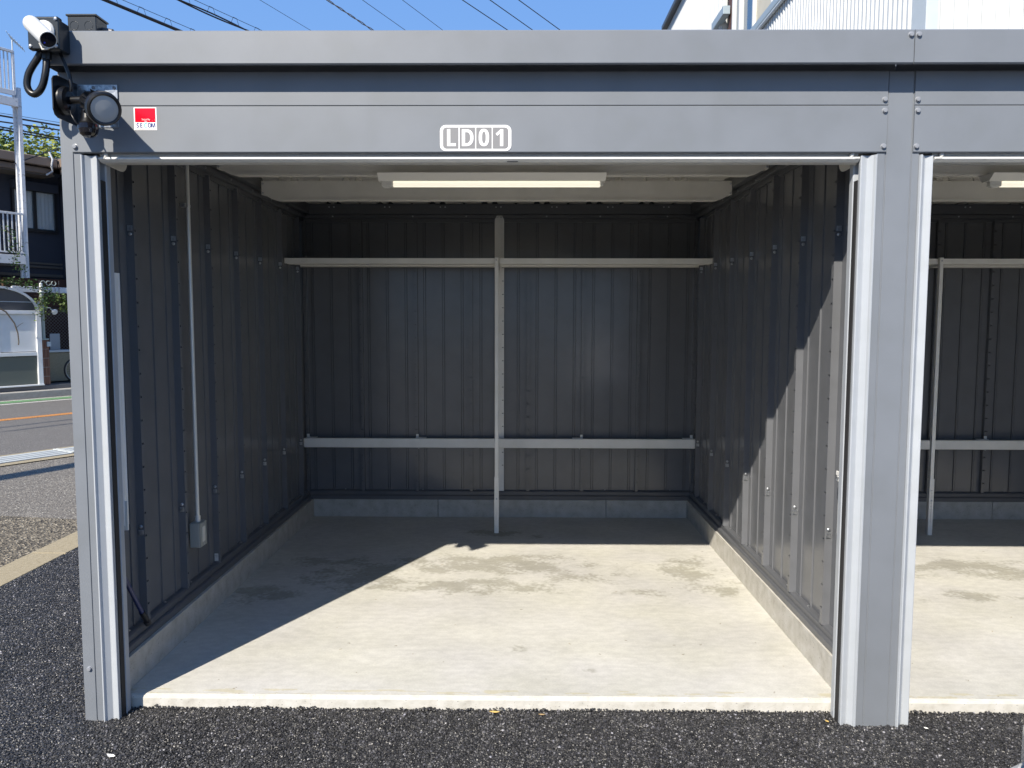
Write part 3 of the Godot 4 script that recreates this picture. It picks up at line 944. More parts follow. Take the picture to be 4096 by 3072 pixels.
			var lr := part(g, "latch_rail", m.mesh(), M.shelf)
			if side == 0:
				continue
			part(lr, "latch_plate", mb().box(Vector3(lx + ox + ix * 0.03, 0.93, -0.212), Vector3(0.006, 0.04, 0.05), 0.002).mesh(), M.shelf)
			part(lr, "latch_bolt", mb().cyl(Vector3(lx + ox + ix * 0.033, 0.93, -0.212), Vector3(lx + ox + ix * 0.042, 0.93, -0.212), 0.008).mesh(), M.zinc)

# ---------------------------------------------------------------- shelves, lamps, outlet
func build_interior() -> void:
	for k in 2:
		var ox := k * BAY
		var where := "numbered bay" if k == 0 else "right-hand bay"
		var s := thing("wall_shelf", "long pale grey steel shelf high on the back wall, " + where, "shelf", Vector3(-0.157 + ox, FLOOR, -2.546), 0, "steel shelves on the back walls")
		# local: x from centre, y above floor, z from front edge
		var yt := 1.988 - FLOOR
		for q in [[-1.484, -0.012], [0.016, 1.488]]:
			var m := mb()
			# board with folded front edge, ribs under it
			m.extr(P([0.0, yt, 0.0, yt - 0.034, -0.004, yt - 0.036, -0.02, yt - 0.036, -0.022, yt - 0.03, -0.05, yt - 0.03, -0.052, yt - 0.036, -0.12, yt - 0.036, -0.124, yt - 0.028, -0.28, yt - 0.028, -0.284, yt - 0.036, -0.4, yt - 0.036, -0.404, yt - 0.026, -0.418, yt - 0.026, -0.418, yt]), Vector3(q[0], 0, 0), Vector3(0, 0, 1), Vector3(0, 1, 0), Vector3(q[1] - q[0], 0, 0))
			part(s, "shelf_board", m.mesh(), M.shelf)
		# telescopic front leg
		var leg := part(s, "support_leg", mb().box(Vector3(-0.007, 1.14, 0.016), Vector3(0.026, 1.6, 0.026), 0.002).mesh(), M.shelf)
		part(leg, "bolt", mesh_screw, M.zinc, Vector3(-0.007, yt - 0.016, 0.029))
		var m2 := mb()
		# lower sleeve with real holes in its front face
		var hw := 0.0155
		m2.box(Vector3(-0.007 - hw + 0.001, 0.2, 0.016), Vector3(0.002, 0.4, 0.031))
		m2.box(Vector3(-0.007 + hw - 0.001, 0.2, 0.016), Vector3(0.002, 0.4, 0.031))
		m2.box(Vector3(-0.007, 0.2, 0.0015), Vector3(0.0265, 0.4, 0.002))
		var zf := 0.0325
		for sg in [-1, 1]:
			m2.quad(Vector3(-0.007 + sg * hw, 0, zf), Vector3(-0.007 + sg * 0.0035, 0, zf), Vector3(-0.007 + sg * 0.0035, 0.4, zf), Vector3(-0.007 + sg * hw, 0.4, zf), Vector3(0, 0, 1))
		var y := 0.0
		for i in 11:
			var hy := 0.09 + i * 0.0225
			m2.quad(Vector3(-0.0105, y, zf), Vector3(-0.0035, y, zf), Vector3(-0.0035, hy, zf), Vector3(-0.0105, hy, zf), Vector3(0, 0, 1))
			y = hy + 0.007
		m2.quad(Vector3(-0.0105, y, zf), Vector3(-0.0035, y, zf), Vector3(-0.0035, 0.4, zf), Vector3(-0.0105, 0.4, zf), Vector3(0, 0, 1))
		part(leg, "lower_sleeve", m2.mesh(), M.shelf)
		part(leg, "pin", mesh_screw, M.zinc, Vector3(-0.007, 0.248, 0.033))
		# slotted upright on the wall behind the leg
		var m3 := mb()
		m3.extr(P([-0.035, 0.2, 0.035, 0.2, 0.035, 2.255, 0.02, 2.285, -0.02, 2.285, -0.035, 2.255]), Vector3(0, 0, -0.445), Vector3(1, 0, 0), Vector3(0, 1, 0), Vector3(0, 0, 0.005))
		m3.box(Vector3(-0.0115, 1.23, -0.438), Vector3(0.002, 2.05, 0.006))
		m3.box(Vector3(0.0115, 1.23, -0.438), Vector3(0.002, 2.05, 0.006))
		m3.box(Vector3(0, 1.23, -0.433), Vector3(0.025, 2.05, 0.004), 0.001)
		var upr := part(s, "wall_upright", m3.mesh(), M.shelf)
		var sm := mb().box(Vector3.ZERO, Vector3(0.012, 0.005, 0.004)).mesh()
		for i in 16:
			part(upr, "slot", sm, M.rubber, Vector3(0.026, 0.4 + i * 0.1, -0.4405))
		for sx in [-0.012, 0.012]:
			part(upr, "screw", mesh_screw, M.zinc, Vector3(sx, 2.272, -0.44))
		var br := mb()
		br.extr(P([0, yt - 0.03, -0.41, yt - 0.03, -0.43, yt - 0.1, -0.41, yt - 0.1, -0.36, yt - 0.065, 0, yt - 0.05]), Vector3(0.0, 0, -0.01), Vector3(0, 0, 1), Vector3(0, 1, 0), Vector3(0.003, 0, 0))
		part(s, "bracket", br.mesh(), M.shelf)
		# lower rail
		var r := thing("wall_rail", "plain pale grey steel rail low on the back wall, " + where, "rail", Vector3(-0.157 + ox, 0.595, -2.93), 0, "low rails on the back walls")
		part(r, "rail_bar", mb().box(Vector3(0, 0.036, -0.012), Vector3(2.966, 0.07, 0.03), 0.003).mesh(), M.shelf)
		for x in [-1.46, -0.625, 0.625, 1.46]:
			var bk := mb()
			bk.box(Vector3(x, 0.083, -0.045), Vector3(0.02, 0.03, 0.006), 0.001)
			bk.box(Vector3(x + (0.03 if x < 0 else -0.03), 0.0735, -0.035), Vector3(0.08, 0.004, 0.04), 0.001)
			part(r, "hook_bracket", bk.mesh(), M.shelf)
		for x in [-0.61, 0.61]:
			part(r, "screw", mesh_screw, M.zinc, Vector3(x, -0.004, -0.012), Basis(Vector3.RIGHT, PI / 2))
		# lamp
		var l := thing("ceiling_lamp", "white batten lamp under the front ceiling beam, " + where, "lamp", Vector3(-0.144 + ox, 2.292, -1.112), 0, "batten lamps under the ceiling beams")
		var mp := mb()
		mp.extr(P([0.066, 0.0, 0.066, -0.004, 0.03, -0.036, -0.03, -0.036, -0.066, -0.004, -0.066, 0.0]), Vector3(-0.572, 0, 0), Vector3(0, 0, 1), Vector3(0, 1, 0), Vector3(1.144, 0, 0))
		part(l, "housing", mp.mesh(), M.lamp_white)
		mp = mb()
		mp.cyl(Vector3(-0.5, -0.048, 0), Vector3(0.545, -0.048, 0), 0.0155, -1, 20)
		part(l, "tube", mp.mesh(), M.diffuser)
		var al := AreaLight3D.new()
		al.name = "tube_light"
		al.area_size = Vector2(1.04, 0.03)
		al.light_color = Color(1.0, 0.965, 0.87)
		al.light_energy = 0.03
		al.shadow_enabled = true
		al.position = Vector3(0.02, -0.066, 0)
		al.rotation.x = -PI / 2
		l.add_child(al)
		mp = mb()
		mp.box(Vector3(-0.53, -0.046, 0), Vector3(0.06, 0.03, 0.036), 0.004)
		mp.box(Vector3(-0.535, -0.062, 0.002), Vector3(0.034, 0.01, 0.024), 0.002)
		part(l, "end_cap", mp.mesh(), M.lamp_white)
		mp = mb()
		mp.box(Vector3(0.553, -0.043, 0), Vector3(0.02, 0.026, 0.034), 0.004)
		part(l, "end_cap", mp.mesh(), M.lamp_white)
	# conduit with outlet box on the left wall
	var e := thing("outlet_conduit", "vertical steel conduit ending in a small outlet box on the left wall", "outlet", Vector3(-1.645, 0.44, -0.87))
	part(e, "conduit", mb().cyl(Vector3(0.052, 0.135, 0), Vector3(0.052, 1.87, 0), 0.0095, -1, 16).mesh(), M.conduit)
	part(e, "connector", mb().cyl(Vector3(0.052, 0.122, 0), Vector3(0.052, 0.15, 0), 0.0135, -1, 16).mesh(), M.conduit)
	part(e, "clamp", mb().box(Vector3(0.04, 1.66, 0.02), Vector3(0.03, 0.018, 0.04), 0.002).box(Vector3(0.05, 1.66, -0.012), Vector3(0.012, 0.014, 0.02), 0.002).mesh(), M.zinc)
	part(e, "box", mb().box(Vector3(0.05, 0.06, 0), Vector3(0.05, 0.124, 0.082), 0.005).mesh(), M.box_green)
	var cov := part(e, "cover", mb().box(Vector3(0.077, 0.06, 0), Vector3(0.005, 0.12, 0.076), 0.002).mesh(), M.box_green)
	part(cov, "socket", mb().box(Vector3(0.0805, 0.06, 0), Vector3(0.003, 0.075, 0.03), 0.001).mesh(), M.switch)
	for y in [0.012, 0.108]:
		part(cov, "screw", mesh_screw, M.zinc, Vector3(0.0795, y, 0), Basis(Vector3.UP, PI / 2))
	# shutter hook pole leaning behind the left guide rail
	var h := thing("shutter_hook_pole", "dark pole with a blue band leaning in the front left corner", "pole", Vector3(-1.588, 0.258, -0.325))
	part(h, "shaft", mb().cyl(Vector3(0, 0.004, 0), Vector3(0.005, 0.075, 0.062), 0.012).mesh(), M.black)
	part(h, "band", mb().cyl(Vector3(0.005, 0.0755, 0.0625), Vector3(0.02, 0.28, 0.225), 0.0095).mesh(), M.blue_grip)
	part(h, "foot", mb().lathe([Vector2(0.006, -0.002), Vector2(0.014, 0.003), Vector2(0.014, 0.02), Vector2(0.012, 0.022)], Vector3(0, 0, 0), Vector3(0.005, 0.071, 0.062), 12).mesh(), M.rubber)
	# paper tag at the foot of a stud on the left wall
	var pt := thing("paper_tag", "small white paper tag at the foot of a stud on the left wall", "tag", Vector3(-1.63, 0.264, -1.1955))
	part(pt, "paper", mb().box(Vector3(0, 0.02, 0.0135), Vector3(0.02, 0.04, 0.001)).mesh(), M.white)
	part(pt, "print", mb().box(Vector3(0, 0.022, 0.0143), Vector3(0.012, 0.002, 0.0006)).box(Vector3(0, 0.03, 0.0143), Vector3(0.014, 0.002, 0.0006)).mesh(), M.sign_grey)

# ---------------------------------------------------------------- devices and signs on the front
func text(parent: Node, called: String, s: String, size: float, mt: Material, at: Vector3, weight: int = 700, depth: float = 0.0008, sx: float = 1.0) -> void:
	var f := SystemFont.new()
	f.font_names = PackedStringArray(["Droid Sans"])
	f.font_weight = weight
	var t := TextMesh.new()
	t.font = f
	t.text = s
	t.font_size = 64
	t.pixel_size = size / 64.0
	t.depth = depth
	t.curve_step = 1.0
	part(parent, called, t, mt, at, Basis.IDENTITY.scaled(Vector3(sx, 1, 1)))
func build_front_devices() -> void:
	# bay number plate
	var s := thing("bay_sign", "white-framed number plate reading LD01 on the lintel", "sign", Vector3(-0.1635, 2.214, 0.0072))
	var w := 0.259
	var h := 0.0925
	var m := mb()
	m.extr(rrect(w, h, 0.021), Vector3.ZERO, Vector3(1, 0, 0), Vector3(0, 1, 0), Vector3(0, 0, 0.0015))
	part(s, "frame", m.mesh(), M.sign_white)
	var cw := 0.0565
	var ch := 0.0755
	for i in 4:
		var x := -0.0905 + i * 0.0603
		var poly: PackedVector2Array
		if i == 0 or i == 3:
			var full := rrect(cw, ch, 0.0125)
			poly = PackedVector2Array()
			for q in full:
				var px: float = q.x
				if (i == 0 and q.x > 0) or (i == 3 and q.x < 0):
					poly.append(Vector2(signf(px) * cw * 0.5, signf(q.y) * ch * 0.5))
				else:
					poly.append(q)
			var clean := PackedVector2Array()
			for q in poly:
				if clean.is_empty() or clean[clean.size() - 1].distance_to(q) > 1e-5:
					clean.append(q)
			if clean[0].distance_to(clean[clean.size() - 1]) < 1e-5:
				clean.remove_at(clean.size() - 1)
			poly = clean
		else:
			poly = P([-cw * 0.5, -ch * 0.5, cw * 0.5, -ch * 0.5, cw * 0.5, ch * 0.5, -cw * 0.5, ch * 0.5])
		m = mb()
		m.extr(poly, Vector3(x, 0, 0.0016), Vector3(1, 0, 0), Vector3(0, 1, 0), Vector3(0, 0, 0.0006))
		var cell := part(s, "cell", m.mesh(), M.sign_grey)
		text(cell, "letter", ["L", "D", "0", "1"][i], 0.083, M.sign_white, Vector3(x, -0.0005, 0.0027), 700, 0.0008, 0.92)
	# security sticker
	var k := thing("security_sticker", "small square red and white security company sticker beside the floodlight", "sticker", Vector3(-1.3665, 2.2835, 0.0072))
	part(k, "backing", mb().box(Vector3(0, 0, 0.0004), Vector3(0.083, 0.081, 0.0008)).mesh(), M.sign_white)
	part(k, "red_field", mb().box(Vector3(0, 0.0125, 0.0010), Vector3(0.075, 0.05, 0.0004)).mesh(), M.red)
	text(k, "lettering", "Security", 0.0085, M.sign_white, Vector3(0.002, -0.0025, 0.0014), 400, 0.0004)
	text(k, "lettering", "by", 0.0085, M.sign_white, Vector3(0.002, -0.0095, 0.0014), 400, 0.0004)
	var lx := [-0.0285, -0.0155, 0.0, 0.0145, 0.0285]
	for i in 5:
		text(k, "lettering", ["S", "E", "C", "O", "M"][i], 0.0225, M.teal if i == 2 else M.ink, Vector3(lx[i], -0.0238, 0.0011), 700, 0.0005, 0.9)
	part(k, "red_rule", mb().box(Vector3(0, -0.0365, 0.0010), Vector3(0.074, 0.0018, 0.0004)).mesh(), M.print_red)
	# security camera on its mounting box
	var c := thing("security_camera", "white tubular security camera on a dark mounting box at the eave corner", "camera", Vector3(-1.635, 2.532, 0.085))
	var bx := part(c, "mount_box", mb().box(Vector3(0, 0, 0.026), Vector3(0.1, 0.1, 0.05), 0.004).box(Vector3(0, 0, 0.064), Vector3(0.11, 0.11, 0.026), 0.005).mesh(), M.navy)
	for q in [[0.045, 0.045], [-0.045, -0.045], [0.045, -0.045], [-0.045, 0.045]]:
		part(bx, "screw", mesh_screw, M.zinc, Vector3(q[0], q[1], 0.077))
	var hub := Vector3(0.006, 0.004, 0.077)
	part(c, "base_disc", mb().lathe([Vector2(0.036, 0), Vector2(0.036, 0.006), Vector2(0.03, 0.012), Vector2(0, 0.014)], hub, Vector3(0, 0, 1), 24, false).mesh(), M.white)
	var tail := Vector3(-0.006, 0.012, 0.135)
	var lens := Vector3(0.112, -0.080, 0.235)
	var ax := (lens - tail).normalized()
	part(c, "arm", mb().tube([hub + Vector3(-0.004, -0.006, 0.008), hub + Vector3(-0.002, -0.01, 0.03), tail + ax * 0.06 + Vector3(0, -0.012, -0.02)], 0.011, 10).mesh(), M.white)
	var L := (lens - tail).length()
	part(c, "barrel", mb().lathe([Vector2(0.0, -0.006), Vector2(0.018, -0.003), Vector2(0.025, 0.008), Vector2(0.0262, 0.02), Vector2(0.0262, L - 0.004), Vector2(0.0255, L), Vector2(0.0235, L), Vector2(0.0235, L - 0.006)], tail, ax, 28, false).mesh(), M.white)
	var fr := part(c, "lens_window", mb().lathe([Vector2(0.0235, L - 0.008), Vector2(0.0235, L - 0.003), Vector2(0.0, L - 0.0025)], tail, ax, 24, false).mesh(), M.glass_black)
	var side := ax.cross(Vector3.UP).normalized()
	var upv := side.cross(ax)
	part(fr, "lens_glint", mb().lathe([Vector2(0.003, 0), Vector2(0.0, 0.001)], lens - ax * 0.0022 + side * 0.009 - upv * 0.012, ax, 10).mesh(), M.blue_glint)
	part(c, "under_fin", mb().box(tail + ax * (L * 0.45) - upv * 0.027 - side * 0.006, Vector3(0.014, 0.012, L * 0.6), 0.003, Basis(side, upv, -ax)).mesh(), M.white)
	# ribbed hose loop and thin cable
	var hp := []
	var ctl := [Vector3(-0.035, -0.05, 0.035), Vector3(-0.05, -0.075, 0.035), Vector3(-0.068, -0.1, 0.035), Vector3(-0.083, -0.128, 0.035), Vector3(-0.089, -0.16, 0.035), Vector3(-0.082, -0.182, 0.035), Vector3(-0.066, -0.193, 0.035), Vector3(-0.048, -0.184, 0.035), Vector3(-0.033, -0.16, 0.035), Vector3(-0.024, -0.128, 0.035), Vector3(-0.02, -0.1, 0.033), Vector3(-0.02, -0.072, 0.03), Vector3(-0.018, -0.05, 0.03)]
	var cu := Curve3D.new()
	for i in ctl.size():
		var tg: Vector3 = (ctl[mini(i + 1, ctl.size() - 1)] - ctl[maxi(i - 1, 0)]) * 0.17
		cu.add_point(ctl[i], -tg, tg)
	var nl := 150
	for i in nl:
		hp.append(cu.sample_baked(cu.get_baked_length() * i / (nl - 1.0), true))
	part(c, "hose", mb().tube(hp, 0.0125, 12, -1.0, 0.12).mesh(), M.black)
	part(c, "hose_gland", mb().cyl(Vector3(-0.018, -0.049, 0.03), Vector3(-0.02, -0.075, 0.03), 0.016).mesh(), M.black)
	part(c, "camera_lead", mb().tube([Vector3(0.05, -0.05, 0.11), Vector3(0.03, -0.062, 0.1), Vector3(-0.005, -0.055, 0.075), Vector3(-0.012, -0.035, 0.08)], 0.003, 6).mesh(), M.white)
	# floodlight with motion sensor
	var f := thing("sensor_floodlight", "black round floodlight with grey lens and sensor on a bracket plate", "floodlight", Vector3(-1.54, 2.33, 0.0072))
	part(f, "wall_plate", mb().box(Vector3(0.0, -0.002, 0.0015), Vector3(0.152, 0.152, 0.003), 0.0008).mesh(), M.zinc)
	for q in [[-0.062, 0.062], [0.065, 0.062], [0.065, -0.062], [-0.01, 0.063]]:
		part(f, "screw", mesh_screw, M.bolt, Vector3(q[0], q[1], 0.003))
	var bpl := mb()
	bpl.extr(P([0.003, -0.075, 0.125, -0.075, 0.143, -0.068, 0.153, -0.05, 0.153, 0.05, 0.143, 0.063, 0.125, 0.07, 0.003, 0.075]), Vector3(-0.0745, 0, 0), Vector3(0, 0, 1), Vector3(0, 1, 0), Vector3(0.004, 0, 0))
	part(f, "side_plate", bpl.mesh(), M.black)
	var bc := Vector3(-0.0705, -0.008, 0.095)
	part(f, "base", mb().lathe([Vector2(0.05, 0), Vector2(0.05, 0.01), Vector2(0.045, 0.022), Vector2(0.03, 0.026), Vector2(0, 0.026)], bc, Vector3(1, 0, 0), 28, false).mesh(), M.black)
	part(f, "arm", mb().tube([bc + Vector3(0.02, 0, 0), bc + Vector3(0.06, 0.0, 0.006), bc + Vector3(0.1, -0.002, 0.012)], 0.013, 12).mesh(), M.black)
	var hl := Vector3(0.140, -0.07, 0.215)
	var hd := Vector3(0.66, -0.34, 0.67).normalized()
	var bk := hl - hd * 0.139
	part(f, "head", mb().lathe([Vector2(0.0, -0.052), Vector2(0.022, -0.05), Vector2(0.03, -0.042), Vector2(0.034, -0.03), Vector2(0.0365, 0.0), Vector2(0.038, 0.05), Vector2(0.041, 0.085), Vector2(0.05, 0.1), Vector2(0.0555, 0.108), Vector2(0.057, 0.122), Vector2(0.0545, 0.134), Vector2(0.049, 0.138), Vector2(0.0435, 0.135)], bk, hd, 40, false).mesh(), M.black)
	for i in 14:
		var a := TAU * i / 14.0
		var sd := hd.cross(Vector3.UP).normalized()
		var uu := sd.cross(hd)
		var rd := sd * cos(a) + uu * sin(a)
		part(f, "cooling_fin", mb().box(bk + hd * 0.045 + rd * 0.04, Vector3(0.003, 0.012, 0.085), 0.001, Basis(hd.cross(rd), rd, hd)).mesh(), M.black)
	part(f, "lens", mb().lathe([Vector2(0.0445, 0.128), Vector2(0.0435, 0.1345), Vector2(0.03, 0.1375), Vector2(0.0, 0.139)], bk, hd, 36, false).mesh(), M.lens_grey)
	part(f, "sensor_neck", mb().lathe([Vector2(0.018, 0), Vector2(0.0185, 0.015), Vector2(0.02, 0.03), Vector2(0.026, 0.043), Vector2(0.031, 0.05)], Vector3(0.02, -0.045, 0.105), Vector3(0.04, -1, 0.06), 24).mesh(), M.black)
	part(f, "sensor_dome", mb().lathe([Vector2(0.0325, 0.051), Vector2(0.0335, 0.06), Vector2(0.033, 0.068), Vector2(0.028, 0.082), Vector2(0.018, 0.091), Vector2(0, 0.095)], Vector3(0.02, -0.045, 0.105), Vector3(0.04, -1, 0.06), 24, false).mesh(), M.glass_black)
	part(f, "sensor_lead", mb().tube([bc + Vector3(0.025, -0.02, 0.0), Vector3(-0.03, -0.06, 0.12), Vector3(-0.012, -0.09, 0.125), Vector3(0.0, -0.105, 0.11)], 0.0028, 6).mesh(), M.black)
	part(f, "supply_lead", mb().tube([Vector3(-0.07, 0.15, 0.1), Vector3(-0.055, 0.12, 0.105), Vector3(-0.035, 0.075, 0.11), Vector3(-0.03, 0.04, 0.11), Vector3(-0.035, 0.02, 0.105)], 0.006, 8).mesh(), M.black)
	# junction box on the roof edge
	var j := thing("junction_box", "dark grey junction box on the roof edge beside the camera", "junction box", Vector3(-1.557, 2.5675, 0.02))
	var jb := part(j, "box", mb().box(Vector3(0, 0.029, 0), Vector3(0.102, 0.058, 0.078), 0.003).mesh(), M.navy)
	for x in [-0.027, 0.025]:
		var ko := mb()
		var pts := []
		for i in 13:
			var a := TAU * i / 12.0
			pts.append(Vector3(x + 0.015 * cos(a), 0.026 + 0.015 * sin(a), 0.0392))
		ko.tube(pts, 0.0008, 5)
		part(jb, "knockout", ko.mesh(), M.navy)
	part(j, "lid", mb().box(Vector3(0, 0.0615, 0), Vector3(0.11, 0.007, 0.086), 0.002).mesh(), M.navy)
	part(j, "gland", mb().cyl(Vector3(0.051, 0.026, -0.01), Vector3(0.085, 0.02, -0.01), 0.011).mesh(), M.steel_dark)
	var cp := []
	for i in 40:
		cp.append(Vector3(0.085 + i * 0.008, 0.018 - 0.012 * minf(1.0, i / 20.0), -0.01 - 0.0006 * i))
	part(j, "hose", mb().tube(cp, 0.0085, 10, -1.0, 0.1).mesh(), M.black)

# ---------------------------------------------------------------- plants
func leaf_mesh(points: Array, size: float, sd: int) -> ArrayMesh:
	var r := RandomNumberGenerator.new()
	r.seed = sd
	var m := mb()
	for p in points:
		var s := size * r.randf_range(0.6, 1.25)
		var b := Basis.from_euler(Vector3(r.randf_range(-1.3, 1.3), r.randf() * TAU, r.randf_range(-0.8, 0.8)))
		var nr := b.y
		var a: Vector3 = p - b.x * s * 0.5
		var c: Vector3 = p + b.x * s * 0.5
		var l: Vector3 = p + b.z * s * 0.3 - b.y * s * 0.1
		var q: Vector3 = p - b.z * s * 0.3 - b.y * s * 0.1
		m.tri(a, l, c, nr, nr, nr)
		m.tri(a, c, q, nr, nr, nr)
	return m.mesh()
func crown_points(n: int, clumps: Array, sd: int) -> Array:
	# clumps: [centre, radius]
	var r := RandomNumberGenerator.new()
	r.seed = sd
	var o := []
	for i in n:
		var c = clumps[r.randi() % clumps.size()]
		var d := Vector3(r.randfn(), r.randfn(), r.randfn()).normalized()
		o.append(c[0] + d * c[1] * pow(r.randf(), 0.3))
	return o
func tree(label: String, at: Vector3, h: float, rad: float, n: int, leaf: String, sd: int, size: float) -> void:
	var t := thing("broadleaf_tree", label, "tree", at, 0, "trees behind the dark house")
	var r := RandomNumberGenerator.new()
	r.seed = sd
	var tr := mb()
	tr.tube([Vector3(0, -0.1, 0), Vector3(0.1, h * 0.3, 0.05), Vector3(0, h * 0.55, 0)], 0.22, 10, 0.14)
	var cl := []
	for i in 80:
		var a := r.randf() * TAU
		var e := sqrt(r.randf())
		var c := Vector3(cos(a) * rad * e * 0.75, h * 0.6 + r.randf_range(-0.5, 1.0) * (h * 0.3) * (1.05 - e * 0.5), sin(a) * rad * e * 0.75)
		cl.append([c, rad * r.randf_range(0.16, 0.3)])
		tr.tube([Vector3(0, h * 0.45, 0), Vector3(c.x * 0.5, h * 0.5 + (c.y - h * 0.5) * 0.5, c.z * 0.5), c], 0.07, 6, 0.02)
	part(t, "trunk", tr.mesh(), M.bark)
	part(t, "crown", leaf_mesh(crown_points(n, cl, sd + 1), size, sd + 2), M[leaf])

# ---------------------------------------------------------------- across the road
func build_street() -> void:
	# white booth with an arched roof
	var b := thing("bicycle_booth", "small white panelled booth with an arched dark roof across the road", "booth", W(5.2, 0.21, -15.3), RTURN)
	# local x along the road from centre, z towards us
	part(b, "sill", mb().box(Vector3(0, 0.015, -0.8), Vector3(1.68, 0.03, 1.7), 0.004).mesh(), M.white_panel)
	for x in [-0.375, 0.375]:
		part(b, "frosted_panel", mb().box(Vector3(x, 0.32, -0.03), Vector3(0.735, 0.57, 0.02), 0.002).mesh(), M.frost)
	part(b, "cross_beam", mb().box(Vector3(0.0, 0.66, -0.02), Vector3(1.6, 0.075, 0.07), 0.004).mesh(), M.white_panel)
	for x in [-0.35, 0.385]:
		part(b, "white_panel", mb().box(Vector3(x, 1.09, -0.03), Vector3(0.72, 0.76, 0.02), 0.003).mesh(), M.white_panel)
	part(b, "panel_mullion", mb().box(Vector3(0.035, 1.09, -0.015), Vector3(0.03, 0.8, 0.03), 0.003).mesh(), M.white_panel)
	part(b, "top_beam", mb().box(Vector3(0, 1.51, -0.02), Vector3(1.66, 0.075, 0.08), 0.004).mesh(), M.white_panel)
	for x in [-0.79, 0.79]:
		part(b, "corner_post", mb().box(Vector3(x, 0.755, -0.02), Vector3(0.095, 1.5, 0.09), 0.004).mesh(), M.white_panel)
	var arch := PackedVector2Array()
	var rim := PackedVector2Array()
	for i in 17:
		var a := PI * i / 16.0
		arch.append(Vector2(cos(a) * 0.77, 1.53 + sin(a) * 0.46))
	var m := mb()
	m.extr(arch, Vector3(0, 0, -1.6), Vector3(1, 0, 0), Vector3(0, 1, 0), Vector3(0, 0, 1.57))
	part(b, "arched_roof", m.mesh(), M.poly_dark)
	for i in 17:
		rim.append(arch[i] + Vector2(cos(PI * i / 16.0), sin(PI * i / 16.0)) * 0.045)
	for i in range(16, -1, -1):
		rim.append(arch[i] - Vector2(0, 0.001))
	m = mb()
	m.extr(rim, Vector3(0, 0, -0.06), Vector3(1, 0, 0), Vector3(0, 1, 0), Vector3(0, 0, 0.07))
	part(b, "arch_rim", m.mesh(), M.white_panel)
	part(b, "roof_rib", mb().box(Vector3(0, 1.72, -0.028), Vector3(1.38, 0.012, 0.012)).mesh(), M.metal_grey)
	for x in [-0.82, 0.82]:
		part(b, "side_panel", mb().box(Vector3(x, 0.76, -0.85), Vector3(0.02, 1.46, 1.5)).mesh(), M.white_panel)
	part(b, "back_panel", mb().box(Vector3(0, 0.76, -1.6), Vector3(1.66, 1.46, 0.02)).mesh(), M.white_panel)
	# brick pier with a metal column
	var c := thing("brick_pier", "narrow brown brick pier carrying a pale green metal column beside the white booth", "pier", W(6.14, 0.2, -15.42), RTURN)
	part(c, "core", mb().box(Vector3(0, 0.475, 0), Vector3(0.13, 0.95, 0.13)).mesh(), M.mortar)
	var bm := mb().box(Vector3.ZERO, Vector3(0.042, 0.178, 0.012), 0.002).mesh()
	for row in 5:
		for col in 3:
			part(c, "brick", bm, M.brick if (row + col) % 2 else M.brick_b, Vector3(-0.046 + col * 0.046, 0.095 + row * 0.19, 0.068))
			part(c, "brick", bm, M.brick_b if (row * 2 + col) % 3 else M.brick, Vector3(0.068, 0.095 + row * 0.19, -0.046 + col * 0.046), Basis(Vector3.UP, PI / 2))
	part(c, "cap", mb().box(Vector3(0, 0.965, 0), Vector3(0.16, 0.03, 0.16), 0.006).mesh(), M.column_green)
	part(c, "column", mb().cyl(Vector3(0, 0.98, 0), Vector3(0, 1.93, 0), 0.042, 0.036, 12).mesh(), M.column_green)
	part(c, "collar", mb().box(Vector3(0, 1.94, 0), Vector3(0.1, 0.025, 0.1), 0.005).mesh(), M.column_green)
	part(c, "column_head", mb().cyl(Vector3(0, 1.95, 0), Vector3(0, 2.13, 0), 0.034, 0.03, 12).mesh(), M.white_panel)
	part(c, "meter_box", mb().box(Vector3(0.06, 0.86, 0.085), Vector3(0.075, 0.1, 0.03), 0.004).mesh(), M.metal_grey)
	var fl := thing("column_spotlight", "small white round spotlight on the pale green column", "spotlight", W(6.3, 1.72, -15.36), RTURN)
	part(fl, "arm", mb().tube([Vector3(-0.12, 0.1, -0.04), Vector3(-0.02, 0.1, -0.02), Vector3(0.0, 0.06, 0)], 0.012, 8).mesh(), M.column_green)
	part(fl, "head", mb().lathe([Vector2(0.02, -0.06), Vector2(0.045, -0.03), Vector2(0.06, 0.02), Vector2(0.055, 0.03), Vector2(0, 0.035)], Vector3(0.04, 0.02, 0.03), Vector3(0.2, -0.45, 1), 16).mesh(), M.white_panel)
	var dp := thing("drain_pipe", "thin white upright pipe between the booth and the brick pier", "pipe", W(6.05, 0.2, -15.36), RTURN)
	part(dp, "pipe", mb().cyl(Vector3.ZERO, Vector3(0, 1.75, 0), 0.028, -1, 10).mesh(), M.white_panel)
	part(dp, "bracket", mb().box(Vector3(0, 1.45, -0.02), Vector3(0.07, 0.03, 0.05), 0.003).mesh(), M.metal_grey)
	# pergola beam with wire scrolls
	var pg := thing("pergola", "white pergola beam with wire scroll work over the carport entrance", "pergola", W(6.4, 0.2, -15.6), RTURN)
	part(pg, "beam", mb().box(Vector3(0, 2.0, 0), Vector3(1.5, 0.12, 0.06), 0.006).mesh(), M.white_worn)
	for x in [-0.72, 0.72]:
		part(pg, "post", mb().box(Vector3(x, 0.97, -0.1), Vector3(0.06, 1.94, 0.06), 0.005).mesh(), M.white_worn)
	for i in 6:
		part(pg, "wire", mb().cyl(Vector3(-0.22 + i * 0.08, 1.85, 0.04), Vector3(-0.22 + i * 0.08, 2.2, 0.04), 0.004, -1, 6).mesh(), M.steel_dark)
